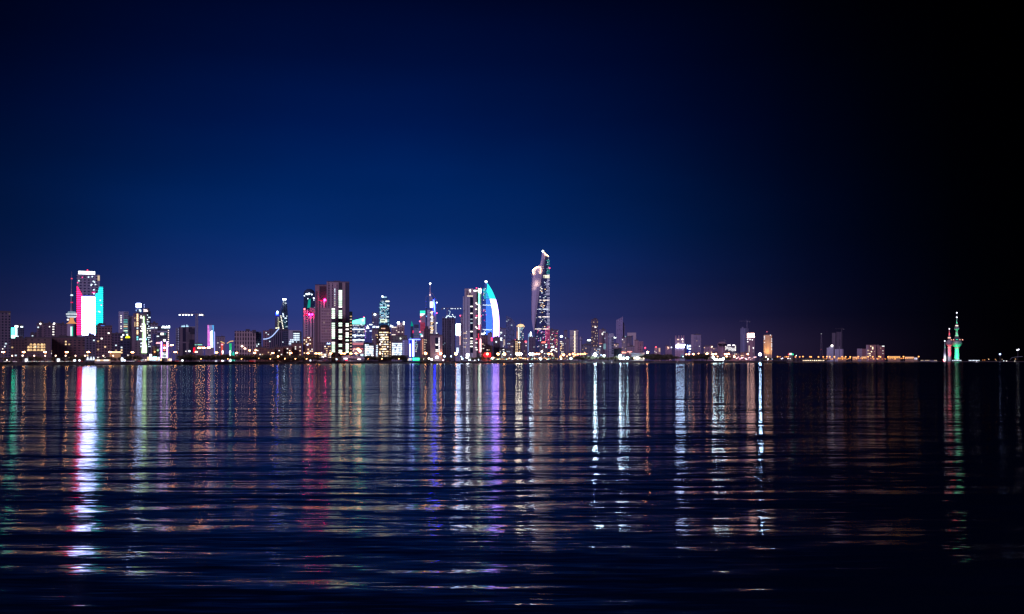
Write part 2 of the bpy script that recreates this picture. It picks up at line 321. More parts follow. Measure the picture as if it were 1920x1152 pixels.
# ------------------------------------------------------------ shared lit window meshes
_wb = MB().box(-.5,.5,-.08,.08,-.5,.5)
WM = {}
def wmesh(c, st):
    k = (c, st)
    if k not in WM: WM[k] = _wb.data('window', em(c, st))
    return WM[k]
PAL = {'warm': [(WARM,2.2),(WARM,1.0),(WHITE,1.6)], 'mix': [(WARM,1.4),(COOL,1.4),(WHITE,2.2),(WARM,.7)], 'cool': [(COOL,2.2),(WHITE,1.4),(COOL,1.0)],
       'blue': [(COOL,1.5),(CYAN,1.2),(WHITE,1.8)], 'gw': [(GREENW,2.4),(GREENW,1.5),(WHITE,2.2)], 'hot': [(WARM,1.5),(COOL,1.6)], 'pink': [(PINK,2.0),(WHITE,1.6)],
       'office': [(COOL,2.8),(WHITE,3.0),(COOL,1.8)]}
class Bd:
    def __init__(s, name, label, cat, x0, x1, yt, D, mat=None, depth=None, rot=0.0, yb=None, roof=True, lit=0, pal='mix', bay=4.0, flo=3.4, seed=None, group=None, refl=None):
        s.D = D; s.cx = (x0+x1)/2; s.X0 = wx(s.cx, D); s.az = math.atan2(s.X0, D); W_ = s.X(x1)-s.X(x0)   # fronts turn towards the open bay
        s.dp = depth or max(12, min(38, W_*.8)); s.g = gz(s.cx)-.02
        c, sn = math.cos(abs(rot)), math.sin(abs(rot))
        s.w = max((W_-s.dp*sn)/c, W_*.5) if rot else W_
        s.root = empty(name, (s.X0+math.sin(s.az)*s.dp/2, D+math.cos(s.az)*s.dp/2, s.g), rot-s.az); tag(s.root, label, cat, group)
        s.yf = -s.dp/2; s.bay = bay; s.flo = flo; s.rnd = random.Random(seed if seed is not None else int(x0*13+yt*7))
        s.h = s.Z(yt)
        if mat:
            s.wall = MB().box(-s.w/2, s.w/2, -s.dp/2, s.dp/2, -1.5, s.h).build('wall', mat, s.root)
            if roof: s.roof(-s.w/2, s.w/2, s.h)
        if lit: s.randlit(lit, pal)
    def X(s, px):
        q = (px-960)/F; return (q*s.D-s.X0)/(math.cos(s.az)+q*math.sin(s.az))
    def Z(s, py): return wz(py, s.D)-s.g
    def roof(s, xa, xb, z, mat=None, n=None):
        r = s.rnd; mb = MB(); y0, y1 = -s.dp/2, s.dp/2
        mb.box(xa-.25, xb+.25, y0-.25, y0+.35, z-.6, z+1.1).box(xa-.25, xb+.25, y1-.35, y1+.25, z-.6, z+1.1).box(xa-.25, xa+.35, y0+.35, y1-.35, z-.6, z+1.1).box(xb-.35, xb+.25, y0+.35, y1-.35, z-.6, z+1.1)
        w = xb-xa
        for i in range(n if n is not None else r.choice((1,2,2,3))):
            a = r.uniform(xa+.1*w, xb-.45*w); b = a+r.uniform(.12,.35)*w; h = r.uniform(1.8, 4.5)
            yy = r.uniform(-.3,.1)*s.dp; mb.box(a, b, yy, yy+.3*s.dp, z-.1-.01*i, z+h)
        if r.random() < .6:
            a = r.uniform(xa+.2*w, xb-.2*w); mb.box(a-.12, a+.12, -.12, .12, z, z+r.uniform(5, 9))
        mb.build('roof', mat or plain((.12,.10,.12), .9), s.root)
    def vol(s, x0, x1, yt, yb, mat, name='wing', fr=0.0, dp=None, roof=False):
        """a further volume; fr = how far its front stands before the main front"""
        za = -1.5 if yb is None else s.Z(yb); yf = s.yf-fr; yb_ = yf+(dp or s.dp*.7)
        mb = MB().box(s.X(x0), s.X(x1), yf, yb_, za, s.Z(yt))
        o = mb.build(name, mat, s.root)
        if roof: s.roof(s.X(x0), s.X(x1), s.Z(yt))
        return o
    def win(s, px, py, w, h, c=WHITE, st=2.0, fr=.06, name='window'):
        o = bpy.data.objects.new(name, wmesh(c, st)); COL.objects.link(o); o.parent = s.root
        o.location = (s.X(px), s.yf-fr, s.Z(py)); o.scale = (w/F*s.D, 1, h/F*s.D); return o
    def grid(s, x0, x1, y0, y1, nx, ny, pal='mix', prob=1.0, fu=.6, fv=.55, fr=.06, vary=True):
        dx, dy = (x1-x0)/nx, (y1-y0)/ny
        for j in range(ny):
            for i in range(nx):
                if s.rnd.random() > prob: continue
                c, st = s.rnd.choice(PAL[pal]) if vary else PAL[pal][0]
                s.win(x0+(i+.5)*dx, y0+(j+.5)*dy, dx*fu, dy*fv, c, st, fr)
    def randlit(s, n, pal='mix', y1=None):
        nb_ = max(1, int(s.w/s.bay)); nf = max(2, int(s.h/s.flo)); seen = set()
        for i in range(n):
            a, b = s.rnd.randrange(nb_), s.rnd.randrange(1, nf)
            if (a, b) in seen: continue
            seen.add((a, b)); c, st = s.rnd.choice(PAL[pal])
            o = bpy.data.objects.new('window', wmesh(c, st)); COL.objects.link(o); o.parent = s.root
            x = (math.ceil((-s.w/2+s.yf)/s.bay-.4)+a+.5)*s.bay-s.yf
            if x > s.w/2-1: x -= s.bay*int((x-s.w/2+1)/s.bay+1)
            o.location = (x, s.yf-.06, (b+.5)*s.flo); o.scale = (s.bay*.5, 1, s.flo*.5)
    def panel(s, name, x0, x1, y0, y1, mat, fr=.3, th=.5):
        return MB().box(s.X(x0), s.X(x1), s.yf-fr-th, s.yf-fr, s.Z(y1), s.Z(y0)).build(name, mat, s.root)
    def poly(s, name, pts, mat, fr=.3, th=.5):
        return MB().prism([(s.X(x), s.Z(y)) for x, y in pts], s.yf-fr-th, s.yf-fr).build(name, mat, s.root)
    def line(s, name, pts, r, mat, fr=.6, n=6):
        return MB().tube([(s.X(x), s.yf-fr, s.Z(y)) for x, y in pts], r, n).build(name, mat, s.root)
    def dot(s, px, py, r, c=WHITE, st=8.0, name='beacon', fr=.8, sampled=False, sq=(1,1,1)):
        return MB().ball((s.X(px), s.yf-fr, s.Z(py)), r/F*s.D, 10, 6, sq).build(name, em(c, st, sampled), s.root)
    def script(s, x0, x1, y0, y1, c=WHITE, st=6.0, n=4, name='sign', seed=1, fr=.5):
        """a lit roof sign too far off to read: a row of short flowing strokes"""
        r = random.Random(seed); mb = MB(); w = (x1-x0)/n; k = s.D/F
        for i in range(n):
            a = x0+i*w; yb_ = y1-.12*(y1-y0)
            pts = [(a, yb_), (a+.35*w, yb_-r.uniform(.0,.25)*(y1-y0)), (a+.6*w, yb_-r.uniform(.2,.9)*(y1-y0)), (a+.95*w, yb_-r.uniform(0,.3)*(y1-y0))]
            mb.tube([(s.X(q[0]), s.yf-fr, s.Z(q[1])) for q in pts], max(.16*(y1-y0), .45)*k)
        return mb.build(name, em(c, st), s.root)

def B(*a, **k): return Bd(*a, **k)
TWR = 'skyscraper'
# ============================================================ ZONE A: far left
b = B('tower_block', 'dark gridded tower block cut by the left edge of the photo', 'tower block', -34, 20, 585, 1180, facade((.17,.14,.20), 3.6, 3.3, .5, .55, litp=.03), lit=5, pal='cool')
b.vol(-10, 12, 583, 586, plain((.10,.09,.12)), 'roof_block')
b.dot(9, 650, .9, COOL, 3, 'wall_lamp'); b.dot(5, 654.5, .8, WHITE, 3, 'wall_lamp')
b = B('office_block', 'distant dark office with a bright green panel and white lit edges', 'office', 19, 45, 613, 1900, facade((.07,.08,.14)), roof=False)
b.panel('screen', 21.2, 28, 615, 634.5, screen((.04,.80,.50), 9, 3.4, .9, 2, .6)); b.panel('screen', 21.6, 27.2, 629, 635, em(COOL, 4, True), .9)
b.panel('light_strip', 29, 31.8, 612, 632, screen((.7,.95,1), 5, 3.4, .9, 2, .6)); b.panel('light_strip', 27.6, 34, 611, 614, em((1,.9,.9), 4), .9)
b.panel('light_strip', 38.5, 43, 612, 614, em(COOL, 4)); b.panel('light_strip', 33, 42.5, 630.6, 633, em(COOL, 5))
b.vol(33, 42, 608, 613, plain(DARK), 'roof_block')
b = B('apartment_block', 'low dark brown apartment block right of the left edge tower', 'apartment block', 18, 49, 636, 1270, facade((.15,.09,.10), 3.5, 3.2, .45, .45), lit=3)
b = B('parking_building', 'beige block with glowing rounded arcade openings', 'building', 47, 95, 634, 1210, facade((.20,.14,.14), 7, 3.6, .3, .3), lit=2)
am = (1,.62,.30)
for j, py in enumerate((646.5, 651.3, 656.6)):
    for i, px in enumerate((53.5, 58.2, 65, 72, 78.5, 83)):
        if (j == 0 and i == 0): continue
        w = (4.4, 5, 5.4, 5.2, 4.6, 3.8)[i]; k = b.D/F
        MB().rings([[(b.X(px)+w/2*k*math.cos(math.pi*q/6), y, b.Z(py)-1.1+ (2.6*math.sin(math.pi*q/6))) for q in range(7)] for y in (b.yf-.25, b.yf-.05)]).build('window', em(am, (1.5,.85,1.2,.9)[(i+2*j) % 4]), b.root)
b = B('apartment_block', 'stepped low block behind the glowing arcade', 'apartment block', 57, 76, 627, 1500, facade((.13,.10,.14)), lit=1)
b.vol(58, 64, 623, 627.5, plain((.08,.07,.10)), 'roof_block')
b = B('apartment_tower', 'purple apartment tower with a single lamp on its roof hut', 'apartment tower', 69, 86, 608, 1420, facade((.19,.13,.18), 4, 3.2, .35, .4), lit=2)
b.vol(73, 82, 604.5, 609, plain((.09,.07,.10)), 'roof_block', .1); b.dot(75.8, 607.5, 1.2, WHITE, 6, 'roof_lamp')
b.vol(73, 77, 612, 640, plain((.07,.06,.10)), 'recess', .15, 1)
b = B('apartment_tower', 'purple apartment tower with a column of stair lights', 'apartment tower', 85, 109, 607.5, 1390, facade((.17,.12,.18), 4, 3.2, .35, .4), lit=2)
for q in range(7): b.win(100, 608+q*4.9, 3, 1.7, WHITE, 2.0)
b.dot(101.5, 607, 1.4, WHITE, 5, 'roof_lamp'); b.win(93, 613, 1.6, 1.6, WHITE, 2.5)
b = B('apartment_tower', 'plain mauve apartment tower left of the telecom tower', 'apartment tower', 108, 126, 609, 1440, facade((.17,.12,.19), 5, 3.2, .25, .4), lit=1); b.vol(108, 115, 606.5, 610, plain((.08,.07,.12)), 'roof_block')
b = B('apartment_block', 'grey block standing in front of the telecom tower shaft', 'apartment block', 118, 146, 634.4, 1330, facade((.20,.17,.24)), lit=1)
b = B('apartment_block', 'wide brown apartment block with rows of balconies', 'apartment block', 97, 159, 633.5, 1245, facade((.18,.105,.12), 5, 3.2, .5, .4, litp=.02), lit=7)
b.vol(97, 122, 637, None, facade((.16,.09,.10), 4, 3.2, .3, .4), 'wing', 1.2)
b = B('apartment_block', 'bluish block with trees on its roof under the flag tower', 'apartment block', 159, 181, 630, 1330, facade((.17,.15,.24), 4, 3.3, .5, .5), lit=3)
b = B('hotel_tower', 'brown gridded tower just right of the flag tower foot', 'tower', 180, 210, 612, 1230, facade((.22,.135,.16), 3.4, 3.3, .55, .5, litp=.02), lit=7)
b.vol(182.5, 198, 607, 612.3, plain((.08,.07,.14)), 'roof_block', -2); b.panel('light_strip', 189, 196, 610.5, 611.5, em((.12,.25,.9), 1.2), 0)
b = B('apartment_block', 'dim purple block between brown tower and yellow sign', 'apartment block', 210, 225, 626.5, 1330, facade((.14,.10,.17)), lit=2)
# telecom tower
D = 3900; t0 = empty('telecom_tower', (wx(134.5, D), D, gz(134)), -math.atan2(wx(134.5, D), D)); tag(t0, 'slender telecom tower with lit saucer decks and a striped mast', 'tower')
T = lambda py: wz(py, D)-gz(134); k = D/F
MB().lathe(0,0,[(9.5*k, -2),(9.2*k, T(607.5))], 24).build('shaft', plain((.32,.28,.38)), t0)
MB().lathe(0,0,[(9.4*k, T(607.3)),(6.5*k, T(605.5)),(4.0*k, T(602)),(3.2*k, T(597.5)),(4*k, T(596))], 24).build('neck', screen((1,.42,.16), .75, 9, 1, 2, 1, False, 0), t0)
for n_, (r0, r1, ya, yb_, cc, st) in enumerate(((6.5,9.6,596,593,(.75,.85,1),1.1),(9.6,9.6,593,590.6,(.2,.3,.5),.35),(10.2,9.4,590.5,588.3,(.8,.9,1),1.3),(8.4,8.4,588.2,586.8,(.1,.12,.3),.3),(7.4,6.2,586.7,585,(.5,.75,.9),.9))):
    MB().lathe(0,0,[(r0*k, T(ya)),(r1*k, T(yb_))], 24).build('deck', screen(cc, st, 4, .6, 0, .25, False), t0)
MB().lathe(0,0,[(3.2*k, T(585)),(2.2*k, T(577)),(1.9*k, T(560)),(1.2*k, T(545)),(.6*k, T(525)),(.25*k, T(509))], 12).build('mast', plain((.28,.26,.36)), t0)
for ya, yb_, r, cc, st in ((577,576,2.2,(.35,.3,.4),.2),(574,573,2.2,(.3,.3,.4),.2),(568.5,562.5,2.2,(1,.04,.18),.8),(555,552.5,2.4,(.7,.9,1),1.6),(552.5,545,1.2,(.5,.7,.85),.5),(539,533,1.0,(.05,.6,.35),.6),(523.6,521.8,1.5,(1,.1,.2),1.2)):
    MB().lathe(0,0,[(r*k, T(ya)),(r*.75*k, T(yb_))], 12).build('light_ring', em(cc, st), t0)
for dx, cc in ((-1.2,(.85,.95,1)),(1.0,(.1,.6,.4))):
    MB().box((dx-.8)*k, (dx+.8)*k, -9.8*k, -9.3*k, T(633), T(613)).build('light_strip', em(cc, 1.6), t0)
MB().box(-8*k,-5*k,-8*k,-6*k,T(601.3),T(599)).build('light_strip', em(WHITE, 2.5), t0)
# flag tower
b = B('flag_tower', 'tall tower lit as a red, white and green flag', TWR, 144.2, 187, 515, 2300, facade((.34,.34,.46), 8.6, 6.6, .52, .42, (.03,.035,.08)), depth=45, roof=False)
b.vol(186, 193.2, 537, None, plain((.22,.22,.34)), 'wing', -3, 30); b.vol(178, 186.5, 514.5, 520, plain((.25,.25,.36)), 'roof_block', -2)
b.vol(147, 178, 508.7, 515.2, plain((.3,.3,.4)), 'roof_block', -.8)
b.panel('roof_sign', 147, 178, 509.2, 514.6, em((.85,.93,1), 4, True), 0)
b.dot(164, 507.3, 1.0, RED, 6); b.dot(154.4, 520.8, .8, PINK, 3); b.dot(145.6, 531, .9, PINK, 3); b.dot(148, 527.5, .9, (.6,1,.9), 3)
b.poly('led_screen', [(144.2,537),(146,539),(153.4,553),(153.4,628),(144.2,628)], screen((1,.012,.10), 6.5, 4.3, .6, 2, .05))
b.poly('led_screen', [(153.6,556),(178.4,556),(178.4,629),(172,631),(160,629.5),(153.6,628)], screen((.40,.47,1), 27.0, 7.2, .74, 2, .008, flick=.35))
b.poly('led_screen', [(178.6,556),(179.5,551),(184,548.5),(186,538),(193,538),(193,612),(182,620),(178.6,628)], screen((.01,.50,.56), 4.8, 4.3, .6, 2, .05))
b.panel('light_strip', 154, 178, 622, 624, em((1,.25,.4), 1.0), 1.0); b.panel('light_strip', 154, 178, 554.6, 555.6, em((.15,.2,1), .9), .4)
b.panel('light_strip', 183, 187, 516.5, 526, em((1,.75,.5), .7), .3)
for x, y in ((166,520),(173,519),(175,527.5),(177,529),(172,533.5),(179,533.5),(176,543.5),(176,551),(171,535),(188,563),(187,585),(185,584)): b.win(x, y, 2.2, 1.6, COOL, 2.4, 1.0)
for x, y in ((175.5,548.6),(151,575),(150,591),(190,572)): b.win(x, y, 5 if x == 175.5 else 2, 1.8, PINK, 2.2, 1.0)
# low warm frontage
b = B('beach_kiosk', 'low warm lit pavilion on the shore right of the brown tower', 'pavilion', 204, 227, 659.5, 1195, plain((.45,.34,.26)), depth=12, roof=False); b.panel('light_strip', 204, 227, 659.8, 661, em((1,.72,.42), 3.5, True), 0)
b.panel('wall_panel', 206, 226, 662.5, 671, em((1,.5,.28), .35), 0)
b = B('shore_building', 'long low cream building at the water under the brown tower', 'pavilion', 177, 207, 673.8, 1135, plain((.5,.42,.36)), depth=10, roof=False)
b.grid(178, 207, 674, 678, 9, 1, 'warm', 1, .8, .7)
for x0, x1 in ((162,168),(168.5,173),(173.5,178)):
    b = B('market_tent', 'small white lit tent on the shore under the flag tower, %s of the three' % {162:'leftmost',168.5:'middle',173.5:'rightmost'}[x0], 'tent', x0, x1, 671.5, 1140, None, depth=6, group='white tents below the flag tower')
    zt = b.Z(668.5); w = b.w
    MB().rings([[(-w/2,-3,2.2),(w/2,-3,2.2),(w/2,3,2.2),(-w/2,3,2.2)],[(-w*.35,-1.6,zt*.7),(w*.35,-1.6,zt*.7),(w*.35,1.6,zt*.7),(-w*.35,1.6,zt*.7)],[(-.1,-.1,zt),(.1,-.1,zt),(.1,.1,zt),(-.1,.1,zt)]]).build('canopy', em((.75,.85,1), 1.4), b.root)
    for sx_ in (-1,1):
        for sy_ in (-1,1): MB().box(sx_*w*.47-.08, sx_*w*.47+.08, sy_*2.8-.08, sy_*2.8+.08, 0, 2.3).build('post', METAL(), b.root)

# ============================================================ ZONE B
b = B('apartment_tower', 'pale mauve tower with a glazed bay of lit floors', 'apartment tower', 222.5, 241, 584.5, 1500, plain(MAUVE, .8, 0, .15), roof=False)
b.vol(232, 241, 585.8, None, facade((.30,.24,.30), 6, 3.3, .9, .55, (.05,.09,.12)), 'bay', .6, 6); b.vol(240.8, 250.5, 592, None, plain((.33,.25,.33), .8), 'wing', -4)
for y in (592.5,596.5,600.5,604.5,612,616): b.win(227, y, 2, 1.6, WHITE, 2.0)
for y, c, st in ((600,CYAN,.4),(604,CYAN,.5),(608.5,GREENW,.5),(612.5,WARM,1.0),(616,CYAN,.35),(620.5,GREENW,1.3),(624.5,CYAN,.5)): b.win(235.5, y, 7, 2.2, c, st, .8)
b = B('office_block', 'dark blue block with a yellow lit roof sign', 'office', 224, 244.5, 626, 1290, facade((.05,.055,.12), 4, 3.4, .6, .5), lit=9, pal='mix')
b.dot(231, 628.5, 1.6, COOL, 4, 'roof_lamp', sq=(1,1,.7)); b.dot(238.5, 628, 1.5, (.8,1,.7), 3, 'roof_lamp')
b.poly('sign', [(235,634),(235.5,632),(240,629.5),(243.5,632),(243.8,634)], em((.85,.85,.02), 2.2), .4)
b = B('office_tower', 'dark tower topped by a glowing white cube sign, green light wedge down its front', 'tower', 250, 275, 588, 1440, facade((.20,.15,.20), 5, 3.4, .3, .5), roof=False)
b.vol(254, 264, 578, 588.5, plain((.06,.07,.15)), 'roof_block', -3, 10); b.vol(268, 280, 578, None, facade((.09,.08,.13), 4, 3.4, .6, .5), 'wing', -1.5, 20); b.vol(275, 282.5, 584, None, facade((.05,.06,.12), 4, 3.4, .7, .6), 'bay', .5, 15)
zc = b.D/F
MB().box(b.X(255.3), b.X(264.3), b.yf+2, b.yf+9, b.Z(576.2), b.Z(569.2)).build('roof_sign', em((.42,.55,1), 38, True), b.root); MB().box(b.X(259.5), b.X(260.5), b.yf+4, b.yf+5, b.Z(579), b.Z(576.3)).build('sign_post', METAL(), b.root)
b.line('antenna', [(270.5,578),(270.5,569)], .25, METAL(), -4)
for y0, y1, c, st in ((589,602,WARM,2.2),(603.5,612,WARM,2.2),(614.5,617.5,COOL,1.2),(620,627.5,WARM,2.2),(631,634.5,CYAN,1.3),(635.5,638,CYAN,1.3)): b.panel('window', 256.2, 259.2, y0, y1, screen(c, st, 3.4, .75, 2, .3, False), 0)
for y0, y1 in ((596,598),(604,613)): b.panel('window', 252.3, 253.6, y0, y1, em(WARM, .9), 0)
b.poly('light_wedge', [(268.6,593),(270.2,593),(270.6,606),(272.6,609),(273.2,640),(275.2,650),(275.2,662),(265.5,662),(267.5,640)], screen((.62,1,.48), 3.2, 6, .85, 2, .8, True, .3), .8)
for y, a, c_ in ((583,269,277),(580.5,269,275.5)): b.script(a, c_, y-1, y+1.6, (1,.8,.8), 2.5, 5, 'sign', int(y))
for y, x, w in ((593,264.5,1.5),(596,265.8,5.5),(608,267,2),(612.5,265.5,4),(616.5,267,3),(620.7,265.5,4),(636.5,264,5),(644,265,2.5),(650,264.5,2)): b.win(x, y, w, 2, COOL if y > 630 else WHITE, 2.6, .7)
for j in range(15):
    for i in range(3):
        if b.rnd.random() < .62: b.win(276.5+i*2.4, 591+j*4.2, 1.6, 1.5, b.rnd.choice((COOL,WHITE,COOL)), 2.0, .7)
b.win(280, 595.5, 4, 1.3, COOL, 2.4, .7); b.win(273.5, 636.5, 3, 2.4, CYAN, 3, 1.4)
for px_, py_ in ((262,582),(263.6,583)): b.win(px_, py_, 2.2, 4, (.55,.8,1), 2.0, .3)
b.win(255.5, 582.5, 1.2, 3, (.3,.5,1), 1.5)
b = B('office_block', 'grey block with a broken white roof line behind the two dark towers', 'office', 281, 296, 607, 1750, facade((.25,.22,.30), 5, 3.5, .5, .5), lit=3, pal='cool')
b.panel('light_strip', 282, 288.5, 614, 615.6, em(COOL, 2.6)); b.panel('light_strip', 291, 295.3, 614, 615.6, em(COOL, 2.6)); b.vol(286,292,626,None,facade((.12,.14,.35)),'wing',1)
b = B('hotel_tower', 'black banded tower with white roof lettering and pink neon uprights', 'tower', 295, 317.5, 612, 1440, facade((.04,.05,.09), 30, 5.1, .96, .5, (.20,.22,.32)), roof=False)
b.script(303.5, 316, 611, 615.5, (.8,.95,1), 6, 5, 'roof_sign', 5); b.dot(317.2, 613, 2.0, (.75,.92,1), 5, 'roof_lamp', sq=(.7,.5,1.3)); 
for q in range(8): b.win(315.8, 620+q*4.2, 1.5, 1.4, (1,.75,.7), 2.6)
b.win(304, 626.5, 5.5, 4, WHITE, 2.4); b.win(309.5, 626.5, 3, 3, CYAN, .3); b.dot(308.5, 638.7, 2.0, WHITE, 5, 'wall_lamp'); b.win(296, 631, 4, 1.6, COOL, 2)
for x in (302.7, 313.6): b.panel('light_strip', x-.9, x+.9, 641, 672, em((.65,.28,1), 9, True), .3); b.panel('light_strip', x-.35, x+.35, 641, 672, em((1,.9,1), 4), .95)
b.vol(304, 312, 640, None, plain((.05,.04,.09)), 'recess', .3, 2)
for y, c, st, w in ((648,(1,.1,.1),2.5,4.5),(652.5,COOL,3.5,5),(657,(1,.2,.15),2,4)): b.dot(308.3, y, w/2, c, st, 'sign', 1.0, sq=(1,.3,.7))
b.grid(303.8, 312.5, 661, 672, 2, 4, 'cool', 1, .85, .5, .5)
b.script(293, 301, 640.5, 645, (1,.35,.4), 3.5, 4, 'sign', 9, 1.0)
b = B('round_building', 'tan cylindrical block left of the pink neon tower', 'building', 285, 294, 650, 1330, None, depth=12)
MB().lathe(0,0,[(b.w/2,-1),(b.w/2,b.h),(b.w*.42,b.h),(b.w*.42,b.h+1)],20).build('wall', facade((.45,.38,.30), 3, 3.4, .3, .4), b.root)
b.vol(294, 298.5, 652, None, facade((.30,.34,.28), 3, 3.4, .8, .5, (.05,.12,.09)), 'wing', -3); b.win(296,657,3,2.4,(.5,.9,.5),1.2,-2); b.dot(290, 660, 1.3, SOD, 3, 'wall_lamp', -1)
b = B('shopping_pavilion', 'brilliantly lit glass shop front left of the pink neon tower foot', 'shop', 276, 300, 668.5, 1225, plain((.4,.4,.45)), depth=10, roof=False)
b.grid(276, 300, 669, 677, 6, 1, 'hot', 1, .85, .8); b.win(282.5, 667.5, 4, 6, WHITE, 4, .5); b.win(290.5, 672, 5, 6, CYAN, 5, .5)
b = B('shopping_pavilion', 'low lit shop row right of the pink neon tower foot', 'shop', 300.5, 322, 671.5, 1235, plain((.35,.3,.3)), depth=10, roof=False); b.grid(300.5, 322, 672, 677.5, 8, 1, 'warm', .9, .8, .7)
b = B('shopping_pavilion', 'low shop row with small white lamps below the cube sign tower', 'shop', 250, 275.5, 670.5, 1215, plain((.25,.2,.25)), depth=10, roof=False); b.grid(250, 275, 673, 677, 9, 1, 'mix', .6, .6, .5)
b = B('office_tower', 'dark slab tower of tall panels left of the crane with floodlit jib', 'tower', 336, 365.5, 613.5, 1560, facade((.16,.13,.18), 9, 30, .55, .93, (.035,.03,.06)), roof=False)
b.vol(329.5, 336, 615.5, None, facade((.22,.24,.34), 5, 3.5, .85, .6, (.05,.06,.12)), 'wing', -.6, 20); b.vol(352, 366, 612.5, 614, plain((.3,.34,.42)), 'roof_block', 0)
b.script(340, 347, 609.5, 613.8, (.45,.72,.95), 1.3, 3, 'roof_sign', 3); b.script(349, 353.5, 609, 613.5, (.45,.72,.95), 1.5, 2, 'roof_sign', 8)
for x0, x1, y0, y1, c in ((349,360,623,641,(.10,.09,.13)),(356,365,616,627,(.03,.03,.06)),(355,364,637,660,(.03,.03,.06))): b.panel('cladding_panel', x0, x1, y0, y1, plain(c), .05, .4)
b.dot(355.2, 658.7, 1.4, (.8,.95,1), 6, 'wall_lamp'); b.dot(348.5, 659, .8, WHITE, 3, 'wall_lamp')
for q in range(9): b.win(334.5, 618+q*4.6, 1.2, 1.4, (.5,.5,.8), .8, -.3)
b.panel('light_strip', 362.5, 366, 652, 661, em((1,.01,.05), 1.4, True), .5)
# crane with floodlit jib
def crane(label, px, ytop, ybase, x0, x1, D, yj, lamps=(), st=6, col=(.3,.26,.24), w=1.3, lampr=1.2):
    r = empty('tower_crane', (wx(px, D), D, gz(px))); tag(r, label, 'crane'); X = lambda p: wx(p, D)-wx(px, D); Z = lambda y: wz(y, D)-gz(px); m = plain(col, .6)
    mb = MB(); zb, zt, h = Z(ybase), Z(ytop), w
    for sx_ in (-1,1):
        for sy_ in (-1,1): mb.box(sx_*h-.2, sx_*h+.2, sy_*h-.2, sy_*h+.2, zb, zt)
    z = zb; q = 1
    while z < zt-3: mb.tube([(-h*q,-h,z),(h*q,-h,z+3)], .14, 4); z += 3; q = -q
    mb.build('mast', m, r)
    zj = Z(yj); jb = MB()
    for dy in (-.7,.7): jb.tube([(X(x0), dy, zj),(X(x1), dy, zj)], .22, 4)
    jb.tube([(X(x0), 0, zj+1.6),(X(x1), 0, zj+1.6)], .22, 4)
    n = int(abs(X(x1)-X(x0))/3)
    for i in range(n):
        a = X(x0)+(X(x1)-X(x0))*i/n; c = X(x0)+(X(x1)-X(x0))*(i+1)/n; jb.tube([(a,-.7,zj),((a+c)/2,0,zj+1.6),(c,.7,zj)], .1, 4)
    jb.build('jib', m, r); MB().tube([(X(x0)*.7,0,zj+1.6),(0,0,zt+5),(X(x1)*.8,0,zj+1.6)], .1, 4).build('tie_rod', m, r)
    far = x1 if abs(x1-px) < abs(x0-px) else x0
    MB().box(X(far)-1.5, X(far)+1.5, -1, 1, zj-2.6, zj-.3).build('counterweight', plain((.2,.2,.2)), r); MB().box(.9, 2.6, -1.8, -.8, zj-2.4, zj-.2).build('cab', m, r)
    for lx in lamps: MB().ball((X(lx), -1.6, zj-.6), lampr*D/F, 8, 5, (1.2,1,.8)).build('floodlight', em((.82,.92,1), st), r)
    return r
crane('tall tower crane with floodlights along its jib, beside the dark slab tower', 369, 588.5, 672, 336, 381.5, 1620, 590.3, (337.5,344,349,354.3,360.4,375.3,379.6), 8)
b = B('low_building', 'low block with a row of green lamps right of the crane mast', 'building', 364, 380, 645, 1750, plain((.28,.22,.26)), lit=2)
for q in range(7): b.dot(366+q*2, 646.7, .7, (.3,.9,.75), 1.8, 'eaves_lamp')
b = B('led_tower', 'slim tower washed in magenta, white and blue light', TWR, 389, 401.5, 608.5, 2050, plain((.12,.12,.3)), roof=False, yb=664)
k3 = screen((.95,.95,1), 1.6, 3.4, .9, 2, .8)
b.poly('led_screen', [(389,610),(391.5,610),(394,625),(393,636),(395,652),(389,652)], screen((.85,.22,.85), 1.0, 3.4, .9, 2, .8)); b.poly('led_screen', [(391.6,610),(397,610),(397,620),(392.8,622)], screen((.35,.35,.8), .8, 2.5, .6, 0, .4))
b.poly('led_screen', [(394.2,622),(398.5,619),(399.5,652),(395.2,652),(393.4,638)], k3); b.poly('led_screen', [(397.2,610),(401,610),(401,652),(399.7,652),(398.7,619)], screen((.12,.45,.95), .9, 3.4, .9, 2, .8))
b.vol(385, 401, 653, None, plain((.35,.28,.38)), 'podium', 2); b.vol(401, 403.8, 621.5, None, plain((.15,.15,.3)), 'wing', -2, 10); b.line('light_strip', [(402.3,664),(402.3,624),(401.2,621.5)], .7, em((.40,.40,1), 1.6), -1)
B('apartment_block', 'faint grey block right of the magenta lit tower', 'apartment block', 405.5, 422, 632, 2300, facade((.28,.24,.33), 5, 3.4, .4, .4), lit=4, pal='cool')
def pylon(label, x0, x1, yt, c, st, cx0, cx1, up):
    b = B('lit_pylon', label, 'pylon', x0, x1, yt, 1700, None, depth=6, group='gold capped pylons')
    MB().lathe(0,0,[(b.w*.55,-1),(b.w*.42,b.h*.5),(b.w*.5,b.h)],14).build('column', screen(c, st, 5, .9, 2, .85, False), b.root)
    zz = b.Z(640 if up else 641); xa, xb = b.X(cx0), b.X(cx1)
    pts = [(xa, zz-(0 if not up else 4.0)), ((xa+xb)/2, zz-1.2+(.6 if up else 0)), (xb, zz+(0 if up else -3.2))]
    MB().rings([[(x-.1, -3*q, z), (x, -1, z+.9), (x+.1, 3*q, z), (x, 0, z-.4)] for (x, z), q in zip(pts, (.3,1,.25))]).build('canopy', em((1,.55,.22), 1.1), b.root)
    return b
b = pylon('red lit pylon under a small drooping gold canopy', 414.2, 418.3, 644, (1,.12,.10), .8, 413.5, 421, False); b.win(416.5, 646.5, 3.4, 2, (1,.3,.35), 3)
b = pylon('green lit pylon under a wide golden wing canopy', 430, 434.3, 644, (.03,.75,.28), .8, 425.5, 437.5, True)
